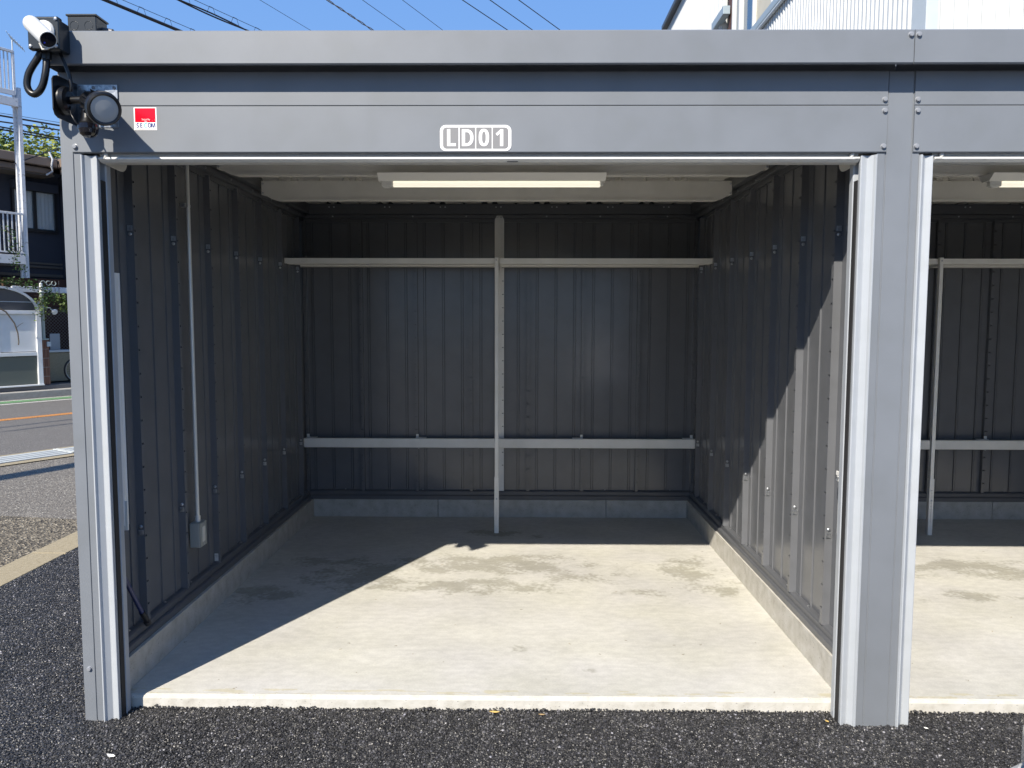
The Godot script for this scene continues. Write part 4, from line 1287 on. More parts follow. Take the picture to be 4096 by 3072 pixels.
	for i in 3:
		var pts := []
		for q in 14:
			var a := q / 13.0 * TAU * 0.8 + i
			pts.append(Vector3(-0.15 + i * 0.11 + cos(a) * 0.045, 2.14 + sin(a) * 0.045, 0.05))
		part(pg, "scroll", mb().tube(pts, 0.008, 6).mesh(), M.column_green)
	# chain-link fence in the carport
	var fe := thing("chain_link_fence", "dark chain-link fence panel inside the carport", "fence", W(7.25, 0.2, -16.7), RTURN)
	for x in [-0.42, 0.6]:
		part(fe, "fence_post", mb().cyl(Vector3(x, 0, 0), Vector3(x, 1.65, 0), 0.018, -1, 8).mesh(), M.black)
	part(fe, "top_rail", mb().cyl(Vector3(-0.42, 1.65, 0), Vector3(0.6, 1.65, 0), 0.014, -1, 8).mesh(), M.black)
	var lw := mb()
	for i in 30:
		var x := -1.6 + i * 0.075
		for sg in [-1.0, 1.0]:
			var a := Vector3(x, 0.5, 0)
			var e := Vector3(x + 1.15, 1.65, 0)
			if sg < 0:
				a.x = x + 1.15; e.x = x
			# clip to panel
			var pa := a
			var pe := e
			var t0 := 0.0
			var t1 := 1.0
			var dx := e.x - a.x
			var ta := (-0.4 - a.x) / dx
			var tb := (0.58 - a.x) / dx
			t0 = maxf(t0, minf(ta, tb)); t1 = minf(t1, maxf(ta, tb))
			if t1 - t0 > 0.02:
				pa = a.lerp(e, t0); pe = a.lerp(e, t1)
				lw.cyl(pa, pe, 0.003, -1, 4)
	var cm := part(fe, "wire_mesh", lw.mesh(), M.chain)
	cm.set_meta("kind", "stuff")
	var nb := thing("notice_board", "pale grey blank board leaning at the chain-link fence", "board", W(6.99, 0.9, -16.6), RTURN)
	part(nb, "panel", mb().box(Vector3(0, 0.18, 0), Vector3(0.22, 0.36, 0.012), 0.002).mesh(), M.metal_grey)
	part(nb, "stake", mb().box(Vector3(0, -0.3, -0.012), Vector3(0.03, 0.8, 0.012)).mesh(), M.steel_dark)
	var pw := thing("concrete_planter", "weathered cream concrete planter wall beside the brick pier", "planter", W(6.85, 0.2, -15.95), RTURN)
	part(pw, "trough", mb().box(Vector3(0, 0.35, 0), Vector3(0.85, 0.62, 0.3), 0.012).mesh(), M.planter)
	part(pw, "coping", mb().box(Vector3(0, 0.69, 0), Vector3(0.9, 0.05, 0.36), 0.01).mesh(), M.metal_grey)
	var bkw := thing("carport_wall", "dark red-brown wall at the back of the carport", "wall", W(7.6, 0.12, -17.35), RTURN)
	part(bkw, "wall_face", mb().box(Vector3(0, 1.2, 0), Vector3(2.6, 2.4, 0.1)).mesh(), M.wood_dark)
	# bicycle behind the garage corner
	var bi := thing("bicycle", "bicycle parked beside the concrete planter, front wheel showing", "bicycle", W(6.88, 0.205, -15.55), RTURN)
	for x in [0.0, 0.95]:
		var wp := []
		var rp := []
		for i in 33:
			var a := TAU * i / 32.0
			wp.append(Vector3(x + cos(a) * 0.262, 0.275 + sin(a) * 0.262, 0))
			rp.append(Vector3(x + cos(a) * 0.243, 0.275 + sin(a) * 0.243, 0))
		var ty := part(bi, "wheel", mb().tube(rp, 0.011, 8).mesh(), M.zinc)
		part(ty, "tyre", mb().tube(wp, 0.02, 10).mesh(), M.rubber)
		var sp := mb()
		for i in 24:
			var a := TAU * i / 24.0
			sp.cyl(Vector3(x, 0.275, 0.02 * (1 if i % 2 else -1)), Vector3(x + cos(a) * 0.24, 0.275 + sin(a) * 0.24, 0), 0.0014, -1, 4)
		sp.cyl(Vector3(x, 0.275, -0.04), Vector3(x, 0.275, 0.04), 0.018, -1, 10)
		part(ty, "spokes", sp.mesh(), M.zinc)
	var fm := mb()
	for q in [[0.0, 0.275, 0.12, 0.62], [0.12, 0.62, 0.15, 0.8], [0.13, 0.6, 0.5, 0.3], [0.5, 0.3, 0.42, 0.75], [0.5, 0.3, 0.95, 0.275], [0.43, 0.65, 0.95, 0.275]]:
		fm.cyl(Vector3(q[0], q[1], 0), Vector3(q[2], q[3], 0), 0.014, -1, 8)
	part(bi, "frame", fm.mesh(), M.steel_dark)
	part(bi, "handlebar", mb().tube([Vector3(0.25, 0.86, -0.25), Vector3(0.15, 0.86, -0.15), Vector3(0.15, 0.83, 0), Vector3(0.15, 0.86, 0.15), Vector3(0.25, 0.86, 0.25)], 0.011, 8).mesh(), M.zinc)
	part(bi, "saddle", mb().extr(P([0.3, 0.78, 0.34, 0.76, 0.52, 0.76, 0.54, 0.8, 0.42, 0.8]), Vector3(0, 0, -0.06), Vector3(1, 0, 0), Vector3(0, 1, 0), Vector3(0, 0, 0.12)).mesh(), M.black)
	# climbing vines
	vine("vine leaves trailing over the arched booth roof", W(5.6, 2.25, -15.35), [Vector3(-0.45, -0.02, 0), Vector3(-0.15, 0.08, 0), Vector3(0.15, 0.05, 0), Vector3(0.4, 0.0, 0.05), Vector3(0.62, -0.15, 0.08), Vector3(0.5, -0.35, 0.1)], 420, "leaf_c", 61, true)
	vine("leafy vine hanging down beside the white booth pipe", W(5.98, 1.95, -15.2), [Vector3(0, 0.1, 0), Vector3(0.02, -0.05, 0), Vector3(-0.02, -0.2, 0.02), Vector3(0.05, -0.32, 0)], 110, "leaf_b", 62, false)
	vine("bright green vine hanging below the white pergola beam", W(6.5, 1.98, -15.5), [Vector3(-0.1, 0.06, 0), Vector3(0.1, 0.05, 0), Vector3(0.28, 0.02, 0), Vector3(0.05, -0.12, 0.04), Vector3(0.16, -0.2, 0.06)], 260, "leaf_b", 63, false)
	vine("leafy vine climbing the balcony rail above the booth", W(5.8, 3.0, -16.05), [Vector3(0, 0.5, 0), Vector3(0.1, 0.3, 0.03), Vector3(0.05, 0.1, 0.04), Vector3(0.2, -0.05, 0.04), Vector3(0.1, -0.25, 0.05), Vector3(0.25, -0.4, 0.05)], 150, "leaf_c", 64, false)
	# bare twig hanging in front of the white panel
	var tw := thing("bare_twig", "bare brown twig hanging in front of the white booth panel", "twig", W(5.5, 1.2, -15.22), RTURN)
	part(tw, "stem", mb().tube([Vector3(-0.3, 0.62, 0), Vector3(-0.16, 0.52, 0.02), Vector3(-0.02, 0.3, 0.03), Vector3(0.04, 0.1, 0.02), Vector3(0.06, -0.08, 0.0), Vector3(0.05, -0.14, 0)], 0.016, 6, 0.01).mesh(), M.bark)
	part(tw, "side_shoot", mb().tube([Vector3(0.0, 0.2, 0.03), Vector3(0.08, 0.27, 0.03), Vector3(0.15, 0.31, 0.03)], 0.007, 5, 0.003).mesh(), M.bark)
	# utility pole out of frame whose shadow crosses the verge
	var up := thing("utility_pole", "grey concrete utility pole at the roadside left of the garage", "pole", Vector3(-7.75, -0.02, 0.55))
	part(up, "shaft", mb().cyl(Vector3.ZERO, Vector3(0, 10.5, 0), 0.17, 0.11, 20).mesh(), M.pole)
	part(up, "cross_arm", mb().box(Vector3(0, 9.6, 0), Vector3(1.6, 0.09, 0.09), 0.01, Basis(Vector3.UP, RTURN + PI / 2)).mesh(), M.steel_dark)
func vine(label: String, at: Vector3, pts: Array, n: int, leaf: String, sd: int, bare: bool) -> void:
	var t := thing("climbing_vine", label, "vine", at, RTURN)
	var r := RandomNumberGenerator.new()
	r.seed = sd
	var sm := mb()
	sm.tube(pts, 0.009, 5, 0.004)
	if bare:
		for i in 10:
			var p: Vector3 = pts[r.randi() % pts.size()]
			sm.tube([p, p + Vector3(r.randf_range(-0.2, 0.2), r.randf_range(-0.1, 0.15), 0.03), p + Vector3(r.randf_range(-0.35, 0.3), r.randf_range(-0.3, 0.2), 0.05)], 0.005, 4, 0.002)
	part(t, "stem", sm.mesh(), M.bark)
	var lp := []
	for i in n:
		var k := r.randi() % (pts.size() - 1)
		var p: Vector3 = pts[k].lerp(pts[k + 1], r.randf())
		lp.append(p + Vector3(r.randfn() * 0.07, r.randfn() * 0.05, 0.03 + r.randf() * 0.09))
	part(t, "foliage", leaf_mesh(lp, 0.06, sd), M[leaf])

func build_houses() -> void:
	# dark house with brown eaves
	var h := thing("dark_house", "dark navy two-storey house with brown eaves and a curtained window", "house", W(7.0, 0.12, -17.5), RTURN)
	part(h, "wall", mb().box(Vector3(0.3, 2.45, -2.5), Vector3(7.0, 4.9, 5.0), 0.01).mesh(), M.house_wall)
	part(h, "side_wing", mb().box(Vector3(2.2, 2.4, 1.0), Vector3(3.0, 4.8, 2.0), 0.01).mesh(), M.house_wall)
	for q in [[2.76, 0.05, 0.03], [2.68, 0.05, 0.045], [2.48, 0.07, 0.05], [2.36, 0.08, 0.09]]:
		part(h, "trim_band", mb().box(Vector3(-0.9, q[0], q[2] * 0.5), Vector3(3.2, q[1], q[2]), 0.005).mesh(), M.house_trim)
	# eaves: roof slab, two stepped fascias, return on the wing lit by the sun
	var e := part(h, "roof", mb().extr(P([0.75, 5.08, -2.5, 5.3, -5.6, 5.08, -5.6, 5.0, 0.75, 5.0]), Vector3(-3.6, 0, 0), Vector3(0, 0, 1), Vector3(0, 1, 0), Vector3(7.4, 0, 0)).mesh(), M.fascia_brown)
	part(e, "gutter", mb().box(Vector3(-1.6, 4.98, 0.72), Vector3(3.8, 0.2, 0.1), 0.02).mesh(), M.fascia_brown)
	part(e, "lower_fascia", mb().box(Vector3(-1.65, 4.8, 0.6), Vector3(3.8, 0.13, 0.08), 0.015).mesh(), M.fascia_brown)
	part(e, "gutter_return", mb().box(Vector3(0.45, 4.99, 1.5), Vector3(0.28, 0.2, 1.7), 0.02).mesh(), M.fascia_brown)
	part(e, "lower_return", mb().box(Vector3(0.5, 4.81, 1.5), Vector3(0.26, 0.12, 1.6), 0.015).mesh(), M.fascia_brown)
	part(h, "soffit", mb().box(Vector3(-1.6, 4.72, 0.3), Vector3(3.8, 0.03, 0.6)).mesh(), M.house_trim)
	part(h, "shutter_box", mb().box(Vector3(0.12, 4.5, 0.08), Vector3(1.0, 0.2, 0.16), 0.01).mesh(), M.house_wall)
	# window
	var w := part(h, "window", mb().box(Vector3(0.12, 3.51, 0.03), Vector3(0.98, 0.06, 0.1)).box(Vector3(0.12, 4.42, 0.03), Vector3(0.98, 0.06, 0.1)).box(Vector3(-0.35, 3.97, 0.03), Vector3(0.05, 0.9, 0.1)).box(Vector3(0.58, 3.97, 0.03), Vector3(0.06, 0.9, 0.1)).box(Vector3(0.115, 3.97, 0.03), Vector3(0.07, 0.86, 0.08)).mesh(), M.frame_black)
	for q in [[-0.12, 0.4], [0.35, 0.4]]:
		part(w, "pane", mb().box(Vector3(q[0], 3.97, 0.035), Vector3(q[1], 0.85, 0.005)).mesh(), M.pane)
		var cp := PackedVector2Array()
		var bk := PackedVector2Array()
		for i in 25:
			var x: float = q[0] - q[1] * 0.5 + q[1] * i / 24.0
			cp.append(Vector2(x, 0.012 + 0.006 * sin(i * 1.25)))
			bk.append(Vector2(x, 0.010 + 0.006 * sin(i * 1.25)))
		for i in range(24, -1, -1):
			cp.append(bk[i])
		part(w, "curtain", mb().extr(cp, Vector3(0, 3.56, 0), Vector3(1, 0, 0), Vector3(0, 0, 1), Vector3(0, 0.83, 0)).mesh(), M.curtain)
	part(h, "cable_bracket", mb().tube([Vector3(0.1, 5.2, 0.8), Vector3(0.16, 5.05, 0.82), Vector3(0.14, 4.9, 0.8), Vector3(0.2, 4.8, 0.72), Vector3(0.08, 4.7, 0.68)], 0.022, 6).mesh(), M.white_worn)
	# white balcony in front of it
	var b := thing("steel_balcony", "white steel balcony and tall post in front of the dark house", "balcony", W(6.33, 0.12, -16.3), RTURN)
	part(b, "post", mb().box(Vector3(0, 4.35, -0.04), Vector3(0.075, 4.0, 0.08), 0.004).mesh(), M.white_worn)
	part(b, "post", mb().box(Vector3(-0.06, 4.3, -0.1), Vector3(0.06, 3.9, 0.06), 0.004).mesh(), M.white_worn)
	part(b, "floor_beam", mb().box(Vector3(-1.25, 2.73, 0), Vector3(2.4, 0.19, 0.08), 0.004).mesh(), M.white_worn)
	part(b, "floor_deck", mb().box(Vector3(-1.25, 2.8, -0.5), Vector3(2.4, 0.06, 0.9), 0.004).mesh(), M.white_worn)
	part(b, "handrail", mb().box(Vector3(-1.25, 3.7, 0), Vector3(2.4, 0.045, 0.05), 0.004).mesh(), M.white_worn)
	part(b, "bottom_rail", mb().box(Vector3(-1.25, 2.88, 0), Vector3(2.4, 0.03, 0.03), 0.003).mesh(), M.white_worn)
	var bal := mb().box(Vector3.ZERO, Vector3(0.025, 0.8, 0.02), 0.002).mesh()
	for i in 26:
		part(b, "baluster", bal, M.white_worn, Vector3(-0.1 - i * 0.085, 3.28, 0))
	# upper deck with rail, nearer to us
	var u := thing("roof_deck", "white railed upper deck on top of the tall white post", "deck", W(6.33, 6.05, -16.3), RTURN)
	part(u, "edge_beam", mb().box(Vector3(-1.2, 0.09, 0), Vector3(2.3, 0.17, 0.08), 0.004).mesh(), M.white_worn)
	part(u, "deck_floor", mb().box(Vector3(-1.2, 0.12, -0.08), Vector3(2.3, 0.05, 0.14), 0.004).mesh(), M.white_worn)
	part(u, "side_beam", mb().box(Vector3(-0.06, 0.08, -0.1), Vector3(0.07, 0.15, 0.12), 0.004).mesh(), M.white_worn)
	part(u, "kick_rail", mb().box(Vector3(-1.2, 0.28, 0), Vector3(2.2, 0.1, 0.05), 0.004).mesh(), M.white_worn)
	part(u, "handrail", mb().box(Vector3(-1.2, 1.13, 0), Vector3(2.2, 0.05, 0.06), 0.004).mesh(), M.white_worn)
	part(u, "rail_post", mb().box(Vector3(-0.1, 0.7, 0), Vector3(0.05, 0.9, 0.05), 0.003).mesh(), M.white_worn)
	for i in 22:
		part(u, "baluster", bal, M.white_worn, Vector3(-0.2 - i * 0.075, 0.72, 0))
	# low neighbouring roof peeking over the eave
	var n := thing("grey_outhouse", "small light grey gabled roof just above the dark house eave", "house", W(11.65, 0.4, -22.0), RTURN)
	part(n, "wall", mb().box(Vector3(0.6, 2.6, -2), Vector3(3.0, 6.2, 3.6)).mesh(), M.metal_grey)
	part(n, "roof", mb().extr(P([-1.1, 5.55, 0.6, 6.75, 2.3, 5.55, 2.3, 5.43, 0.6, 6.6, -1.1, 5.43]), Vector3(0, 0, -3.9), Vector3(1, 0, 0), Vector3(0, 1, 0), Vector3(0, 0, 3.9)).mesh(), M.verge)
	part(n, "gable", mb().extr(P([-0.9, 5.55, 0.6, 6.58, 2.1, 5.55]), Vector3(0, 0, -0.3), Vector3(1, 0, 0), Vector3(0, 1, 0), Vector3(0, 0, 0.1)).mesh(), M.metal_grey)
	# aerial
	var a := thing("television_aerial", "thin television aerial on a mast above the white deck rail", "aerial", W(9.0, 5.6, -22.0), RTURN)
	part(a, "mast", mb().cyl(Vector3(-0.02, -0.5, 0), Vector3(0.02, 3.7, 0), 0.025, 0.018, 8).mesh(), M.metal_grey)
	var el := mb()
	var a0 := Vector3(-0.04, 3.78, 0)
	var a1 := Vector3(0.26, 3.5, 0.1)
	el.cyl(a0, a1, 0.014, -1, 6)
	for i in 7:
		var c := a0.lerp(a1, i / 6.0)
		el.cyl(c + Vector3(-0.18, 0.05, 0.2) * (1.0 - i * 0.08), c - Vector3(-0.18, 0.05, 0.2) * (1.0 - i * 0.08), 0.007, -1, 5)
	part(a, "elements", el.mesh(), M.metal_grey)
	tree("dense yellow-green tree above the dark house roof, nearest the white post", W(11.9, 0.1, -26.5), 8.5, 3.0, 22000, "leaf_a", 71, 0.16)
	tree("darker green tree behind the white balcony post", W(9.8, 0.1, -27.5), 8.9, 3.0, 18000, "leaf_b", 72, 0.16)
	tree("yellow-green tree at the far right, half hidden by the garage post", W(14.3, 0.1, -27.0), 7.9, 3.0, 14000, "leaf_a", 73, 0.16)
	tree("pale green tree farthest left behind the white deck", W(7.6, 0.1, -28.0), 9.0, 3.0, 16000, "leaf_a", 74, 0.16)

# ---------------------------------------------------------------- buildings behind the garage on the right
func corrugated(parent: Node, called: String, z0: float, z1: float, x: float, y0: float, y1: float, pitch: float, mt: Material) -> void:
	# wall at constant x, ribs along z, faces -x; cut into sheets
	var z := z0
	while z > z1 + 0.01:
		var ze := maxf(z - pitch * 8.0, z1)
		var p := PackedVector2Array()
		var k := 0
		p.append(Vector2(0.1, z - 0.001))
		var zz := z
		while zz > ze + 0.001:
			for q in [[0.0, 0.0], [0.42, 0.0], [0.52, -0.03], [0.9, -0.03], [1.0, 0.0]]:
				var w: float = zz - q[0] * pitch
				if w > ze:
					p.append(Vector2(q[1], minf(w, z - 0.001)))
			zz -= pitch
			k += 1
		p.append(Vector2(0.0, ze + 0.001))
		p.append(Vector2(0.1, ze + 0.001))
		var m := mb()
		m.extr(p, Vector3(x, y0, 0), Vector3(1, 0, 0), Vector3(0, 0, 1), Vector3(0, y1 - y0, 0))
		part(parent, called, m.mesh(), mt)
		z = ze
func build_right_buildings() -> void:
	var a := thing("white_workshop", "white metal-clad building with broad flat panels behind the right bay", "building", Vector3(3.97, 0, -5.0))
	part(a, "core", mb().box(Vector3(5.2, 3.15, -5.0), Vector3(10.0, 6.3, 9.6)).mesh(), M.metal_white)
	corrugated(a, "corrugated_sheet", -0.27, -9.8, 0.0, 0.0, 6.36, 0.108, M.metal_white)
	part(a, "corner_flashing", mb().box(Vector3(0.035, 3.19, -0.123), Vector3(0.12, 6.34, 0.29), 0.004).mesh(), M.metal_grey)
	var fp := mb().box(Vector3.ZERO, Vector3(0.1325, 6.35, 0.04), 0.004).mesh()
	for i in 70:
		part(a, "front_panel", fp, M.metal_white, Vector3(0.05 + i * 0.134, 3.19, 0.0))
	part(a, "gutter", mb().box(Vector3(-0.02, 6.44, -5.0), Vector3(0.14, 0.14, 10.0), 0.02).mesh(), M.gutter)
	part(a, "gutter_lip", mb().cyl(Vector3(-0.06, 6.35, -0.05), Vector3(-0.06, 6.35, -9.9), 0.03, -1, 8).mesh(), M.metal_grey)
	part(a, "roof", mb().extr(P([0.06, 6.4, 10.3, 6.4, 10.3, 6.7, 5.0, 8.0, 0.06, 6.5]), Vector3(0, 0, -10.0), Vector3(1, 0, 0), Vector3(0, 1, 0), Vector3(0, 0, 9.9)).mesh(), M.metal_grey)
	var b := thing("glazed_block", "block with blue glass strips and a beige panel between the white buildings", "building", Vector3(4.02, 0, -10.2))
	part(b, "core", mb().box(Vector3(3.1, 4.6, -0.7), Vector3(6.0, 9.2, 4.0)).mesh(), M.beige)
	for q in [[0.42, 1.2], [-1.56, -0.8], [-2.06, -1.7]]:
		part(b, "glass_strip", mb().box(Vector3(0.06, 4.6, (q[0] + q[1]) * 0.5), Vector3(0.05, 9.0, absf(q[0] - q[1]))).mesh(), M.sky_glass)
	part(b, "beige_panel", mb().box(Vector3(0.05, 4.6, -0.28), Vector3(0.06, 9.1, 0.96), 0.004).mesh(), M.beige)
	for z in [0.24, 0.36, -0.77, -1.63, -2.09]:
		part(b, "mullion", mb().box(Vector3(0.02, 4.6, z), Vector3(0.12, 9.1, 0.05), 0.004).mesh(), M.metal_white)
	part(b, "brown_jamb", mb().box(Vector3(0.05, 4.6, -2.32), Vector3(0.1, 9.1, 0.4), 0.004).mesh(), M.brown)
	var c := thing("far_white_building", "tall white corrugated building receding at the far left of the group", "building", Vector3(3.97, 0, -13.05))
	part(c, "core", mb().box(Vector3(4.1, 4.7, -2.9), Vector3(8.0, 9.4, 5.6)).mesh(), M.metal_white)
	corrugated(c, "corrugated_sheet", 0.05, -5.75, 0.0, 0.0, 9.42, 0.11, M.metal_white)
	part(c, "verge", mb().box(Vector3(0.0, 9.5, -2.9), Vector3(0.3, 0.12, 6.0), 0.01).mesh(), M.verge)
	part(c, "eave_end", mb().box(Vector3(-0.04, 7.5, 0.1), Vector3(0.14, 0.16, 0.9), 0.01, Basis(Vector3.RIGHT, 0.0)).mesh(), M.gutter)
	part(c, "roof", mb().box(Vector3(4.1, 9.6, -2.9), Vector3(8.2, 0.08, 5.9), 0.01).mesh(), M.metal_grey)

# ---------------------------------------------------------------- overhead cables
func ray(u: float, v: float) -> Vector3:
	# direction from the camera position through a photograph point, used to survey cable spans
	var b := Basis.from_euler(Vector3(-deg_to_rad(4.599), deg_to_rad(0.594), deg_to_rad(0.110)))
	return (b * Vector3((u - 2048.0) / 3101.9, -(v - 1536.0) / 3101.9, -1.0)).normalized()
func at_height(u: float, v: float, y: float) -> Vector3:
	var r := ray(u, v)
	return Vector3(0, 1.55, 2.8846) + r * ((y - 1.55) / r.y)
func build_cables() -> void:
	# [u0,v0,u1,v1,height,radius,kind,label]
	var L := [
		[420, 0, 710, 120, 6.8, 0.028, 1, "thick black cable bundle with hangers, leftmost above the roof"],
		[715, 0, 985, 120, 7.0, 0.022, 2, "pair of twisted black cables with hangers, second from the left above the roof"],
		[1040, 0, 1240, 120, 7.2, 0.004, 0, "thinnest grey wire above the roof, third from the left"],
		[1310, 0, 1490, 120, 7.2, 0.014, 3, "tan twisted cable above the roof, fourth from the left"],
		[1450, 0, 1620, 120, 7.4, 0.005, 0, "thin dark wire just right of the tan cable"],
		[1610, 0, 1770, 120, 7.6, 0.005, 0, "thin dark wire left of the three rightmost wires"],
		[1850, 0, 2030, 120, 8.0, 0.009, 0, "dark wire, leftmost of the three rightmost wires"],
		[1960, 0, 2130, 120, 8.0, 0.009, 0, "dark wire, middle of the three rightmost wires"],
		[2075, 0, 2240, 120, 8.0, 0.009, 0, "dark wire, rightmost of all above the roof"],
		[0, 452, 237, 490, 6.4, 0.006, 0, "thin messenger wire left of the garage corner, topmost of its group"],
		[0, 462, 237, 502, 6.4, 0.022, 0, "thick black cable left of the garage corner, second from the top"],
		[0, 486, 237, 520, 6.2, 0.018, 0, "black cable left of the garage corner, third from the top"],
		[0, 507, 237, 551, 6.1, 0.018, 0, "black cable left of the garage corner, fourth from the top"],
		[0, 517, 237, 560, 6.1, 0.018, 0, "black cable left of the garage corner, lowest of its group"]]
	for q in L:
		var a := at_height(q[0], q[1], q[4])
		var b := at_height(q[2], q[3], q[4])
		var d := (b - a).normalized()
		var p0 := a - d * 14.0
		var p1 := b + d * 22.0
		var t := thing("overhead_cable", q[7], "cable", p0, 0, "overhead cables")
		var n := 90
		var pts := []
		var len := (p1 - p0).length()
		for i in n + 1:
			pts.append(d * (len * i / n))
		var mt: Material = M.cable_tan if q[6] == 3 else M.cable
		if q[6] == 2 or q[6] == 3:
			var e1 := d.cross(Vector3.UP).normalized()
			var e2 := e1.cross(d)
			var np := 260
			for s in 2:
				var hp := []
				for i in np + 1:
					var x := len * i / np
					var ph: float = x * (2.0 if q[6] == 2 else 9.0) + s * PI
					hp.append(d * x + (e1 * cos(ph) + e2 * sin(ph)) * q[5] * 0.9)
				part(t, "strand", mb().tube(hp, q[5] * 0.6, 6).mesh(), mt)
		else:
			part(t, "strand", mb().tube(pts, q[5], 6).mesh(), mt)
		if q[6] == 1 or q[6] == 2:
			part(t, "messenger", mb().tube([Vector3(0, 0.12, 0), d * len + Vector3(0, 0.12, 0)], 0.005, 5).mesh(), mt)
			var hg := mb()
			var x := 8.0
			while x < len - 8.0:
				hg.tube([d * x, d * (x + 0.06) + Vector3(0, 0.13, 0), d * (x + 0.14) + Vector3(0, 0.13, 0), d * (x + 0.2)], 0.004, 4)
				x += 0.55
			part(t, "hangers", hg.mesh(), mt)
	# service drop from the dark house
	var t := thing("service_wire", "thin service wire running from the brown eave towards the garage", "wire", W(7.05, 5.3, -16.75))
	part(t, "strand", mb().tube([W(-0.9, -0.45, 0.4), Vector3.ZERO, W(1.2, 0.55, -0.2), W(3.5, 1.9, -0.6)], 0.012, 6).mesh(), M.cable)

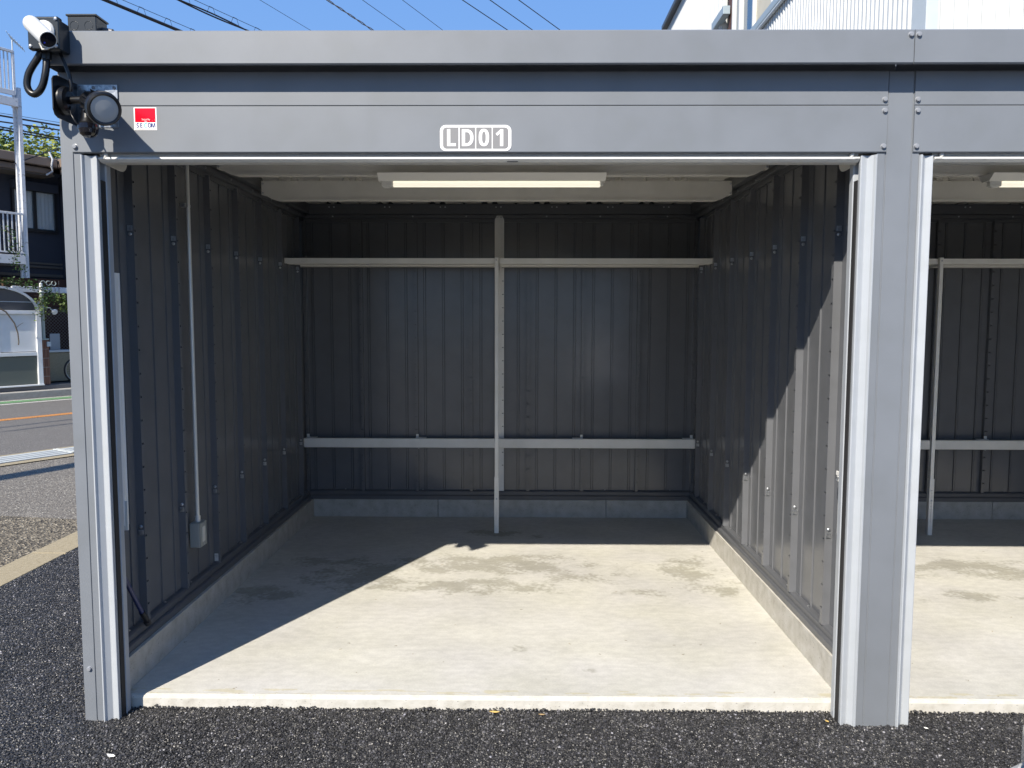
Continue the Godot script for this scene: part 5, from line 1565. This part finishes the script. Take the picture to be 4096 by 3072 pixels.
# ---------------------------------------------------------------- car beside the photographer
func build_car() -> void:
	var c := thing("silver_car", "silver car whose front wing just enters the lower right corner", "car", Vector3(1.75, 0.0, 3.47))
	# stations along z (front = -z): z, half width, bottom, shoulder height, top height, top half width
	var S := [[-2.24, 0.5, 0.42, 0.55, 0.58, 0.45], [-2.18, 0.68, 0.25, 0.74, 0.8, 0.6], [-1.95, 0.82, 0.18, 0.8, 0.9, 0.7], [-1.5, 0.86, 0.18, 0.84, 0.96, 0.74], [-1.0, 0.865, 0.18, 0.87, 1.0, 0.74], [-0.9, 0.865, 0.18, 0.88, 1.03, 0.73], [-0.1, 0.865, 0.18, 0.88, 1.42, 0.58], [0.9, 0.865, 0.18, 0.9, 1.44, 0.57], [1.6, 0.85, 0.2, 0.92, 1.3, 0.56], [2.0, 0.8, 0.25, 0.9, 0.95, 0.65], [2.15, 0.7, 0.35, 0.75, 0.78, 0.6]]
	var rings := []
	for s in S:
		var r := []
		for q in [[0.9, 0.0], [1.0, 0.12], [1.0, 0.9], [0.985, 1.0]]:
			r.append(Vector3(s[1] * q[0], lerpf(s[2], s[3], q[1]), s[0]))
		r.append(Vector3(s[5] + (s[1] - s[5]) * 0.12, s[4] - (s[4] - s[3]) * 0.12, s[0]))
		r.append(Vector3(s[5] * 0.8, s[4], s[0]))
		r.append(Vector3(0, s[4] + 0.012, s[0]))
		var full := r.duplicate()
		for i in range(r.size() - 2, -1, -1):
			full.append(Vector3(-r[i].x, r[i].y, r[i].z))
		rings.append(full)
	var m := mb()
	var nm := []
	var R := rings.size()
	var K: int = rings[0].size()
	for i in R:
		var row := []
		for k in K:
			var du: Vector3 = rings[mini(i + 1, R - 1)][k] - rings[maxi(i - 1, 0)][k]
			var dv: Vector3 = rings[i][mini(k + 1, K - 1)] - rings[i][maxi(k - 1, 0)]
			var nr := dv.cross(du).normalized()
			if nr.dot(rings[i][k] - Vector3(0, 0.6, S[i][0] * 0.8)) < 0.0:
				nr = -nr
			row.append(nr)
		nm.append(row)
	for i in R - 1:
		for k in K - 1:
			m.qn(rings[i][k], rings[i + 1][k], rings[i + 1][k + 1], rings[i][k + 1], nm[i][k], nm[i + 1][k], nm[i + 1][k + 1], nm[i][k + 1])
	for q in [[0, -1.0], [R - 1, 1.0]]:
		for k in range(1, K - 1):
			m.tri(rings[q[0]][0], rings[q[0]][k], rings[q[0]][k + 1], Vector3(0, 0, q[1]), Vector3(0, 0, q[1]), Vector3(0, 0, q[1]))
	m.box(Vector3(0, 0.22, 0), Vector3(1.4, 0.08, 4.0))
	part(c, "body", m.mesh(), M.car_silver)
	part(c, "windscreen", mb().extr(P([-0.86, 1.03, -0.14, 1.405, -0.14, 1.43, -0.88, 1.045]), Vector3(-0.58, 0, 0), Vector3(0, 0, 1), Vector3(0, 1, 0), Vector3(1.16, 0, 0)).mesh(), M.car_glass)
	for sx in [-1.0, 1.0]:
		part(c, "side_window", mb().extr(P([-0.6, 0.0, -0.1, 0.4, 0.85, 0.42, 1.4, 0.05]), Vector3(sx * 0.83, 0.97, 0), Vector3(0, 0, 1), Vector3(-sx * 0.55, 1, 0), Vector3(sx * 0.02, 0, 0)).mesh(), M.car_glass)
		part(c, "headlight", mb().box(Vector3(sx * 0.62, 0.62, -2.06), Vector3(0.3, 0.12, 0.2), 0.04, Basis(Vector3.UP, sx * -0.5)).mesh(), M.lamp_clear)
		part(c, "wing_mirror", mb().box(Vector3(sx * 0.97, 0.98, -0.62), Vector3(0.2, 0.13, 0.1), 0.04).mesh(), M.car_silver)
		for z in [-1.4, 1.25]:
			var w := part(c, "wheel", mb().lathe([Vector2(0.19, -0.09), Vector2(0.2, 0.09), Vector2(0.05, 0.075), Vector2(0, 0.075)], Vector3(sx * 0.8, 0.3, z), Vector3(sx, 0, 0), 20).mesh(), M.zinc)
			part(w, "tyre", mb().lathe([Vector2(0.2, -0.1), Vector2(0.28, -0.1), Vector2(0.3, -0.08), Vector2(0.3, 0.08), Vector2(0.28, 0.1), Vector2(0.2, 0.1)], Vector3(sx * 0.8, 0.3, z), Vector3(sx, 0, 0), 28, false).mesh(), M.rubber)
	part(c, "grille", mb().box(Vector3(0, 0.45, -2.2), Vector3(0.8, 0.16, 0.06), 0.02).mesh(), M.black)

# ---------------------------------------------------------------- litter
func small_leaf(w: float, l: float, curl: float) -> ArrayMesh:
	var m := mb()
	var n := 6
	for i in n:
		var t0 := float(i) / n
		var t1 := float(i + 1) / n
		var w0 := w * sin(PI * t0) * 0.5
		var w1 := w * sin(PI * t1) * 0.5
		var y0 := curl * (t0 - 0.5) * (t0 - 0.5) * 4.0
		var y1 := curl * (t1 - 0.5) * (t1 - 0.5) * 4.0
		for s in [-1.0, 1.0]:
			var nr := Vector3(-s * 0.3, 1, 0).normalized()
			m.quad(Vector3(0, y0, t0 * l), Vector3(0, y1, t1 * l), Vector3(s * w1, y1 + w1 * 0.3, t1 * l), Vector3(s * w0, y0 + w0 * 0.3, t0 * l), nr)
	return m.mesh()
func build_litter() -> void:
	var f := solo("white_feather", "tiny curled white feather on the black asphalt at lower left", "feather", small_leaf(0.018, 0.042, 0.006), M.feather, Vector3(-1.47, 0.0065, 0.25), "", 1.2)
	f.name = "white_feather"
	solo("fallen_leaf", "yellow leaf lying against the concrete step near its middle", "leaf", small_leaf(0.016, 0.045, 0.004), M.leaf_yellow, Vector3(-0.12, 0.007, -0.075), "fallen leaves", 1.45)
	solo("fallen_leaf", "small tan leaf on the asphalt a little right of the yellow leaf", "leaf", small_leaf(0.01, 0.028, 0.003), M.leaf_tan, Vector3(0.075, 0.0065, -0.058), "fallen leaves", 1.5)
	solo("fallen_leaf", "pale leaf scrap on the asphalt just left of the middle post", "leaf", small_leaf(0.012, 0.02, 0.003), M.leaf_yellow, Vector3(1.19, 0.0065, -0.03), "fallen leaves", 0.4)
	solo("fallen_leaf", "pale leaf scrap on the asphalt in front of the right bay", "leaf", small_leaf(0.012, 0.018, 0.003), M.feather, Vector3(1.545, 0.0065, 0.02), "fallen leaves", 0.9)
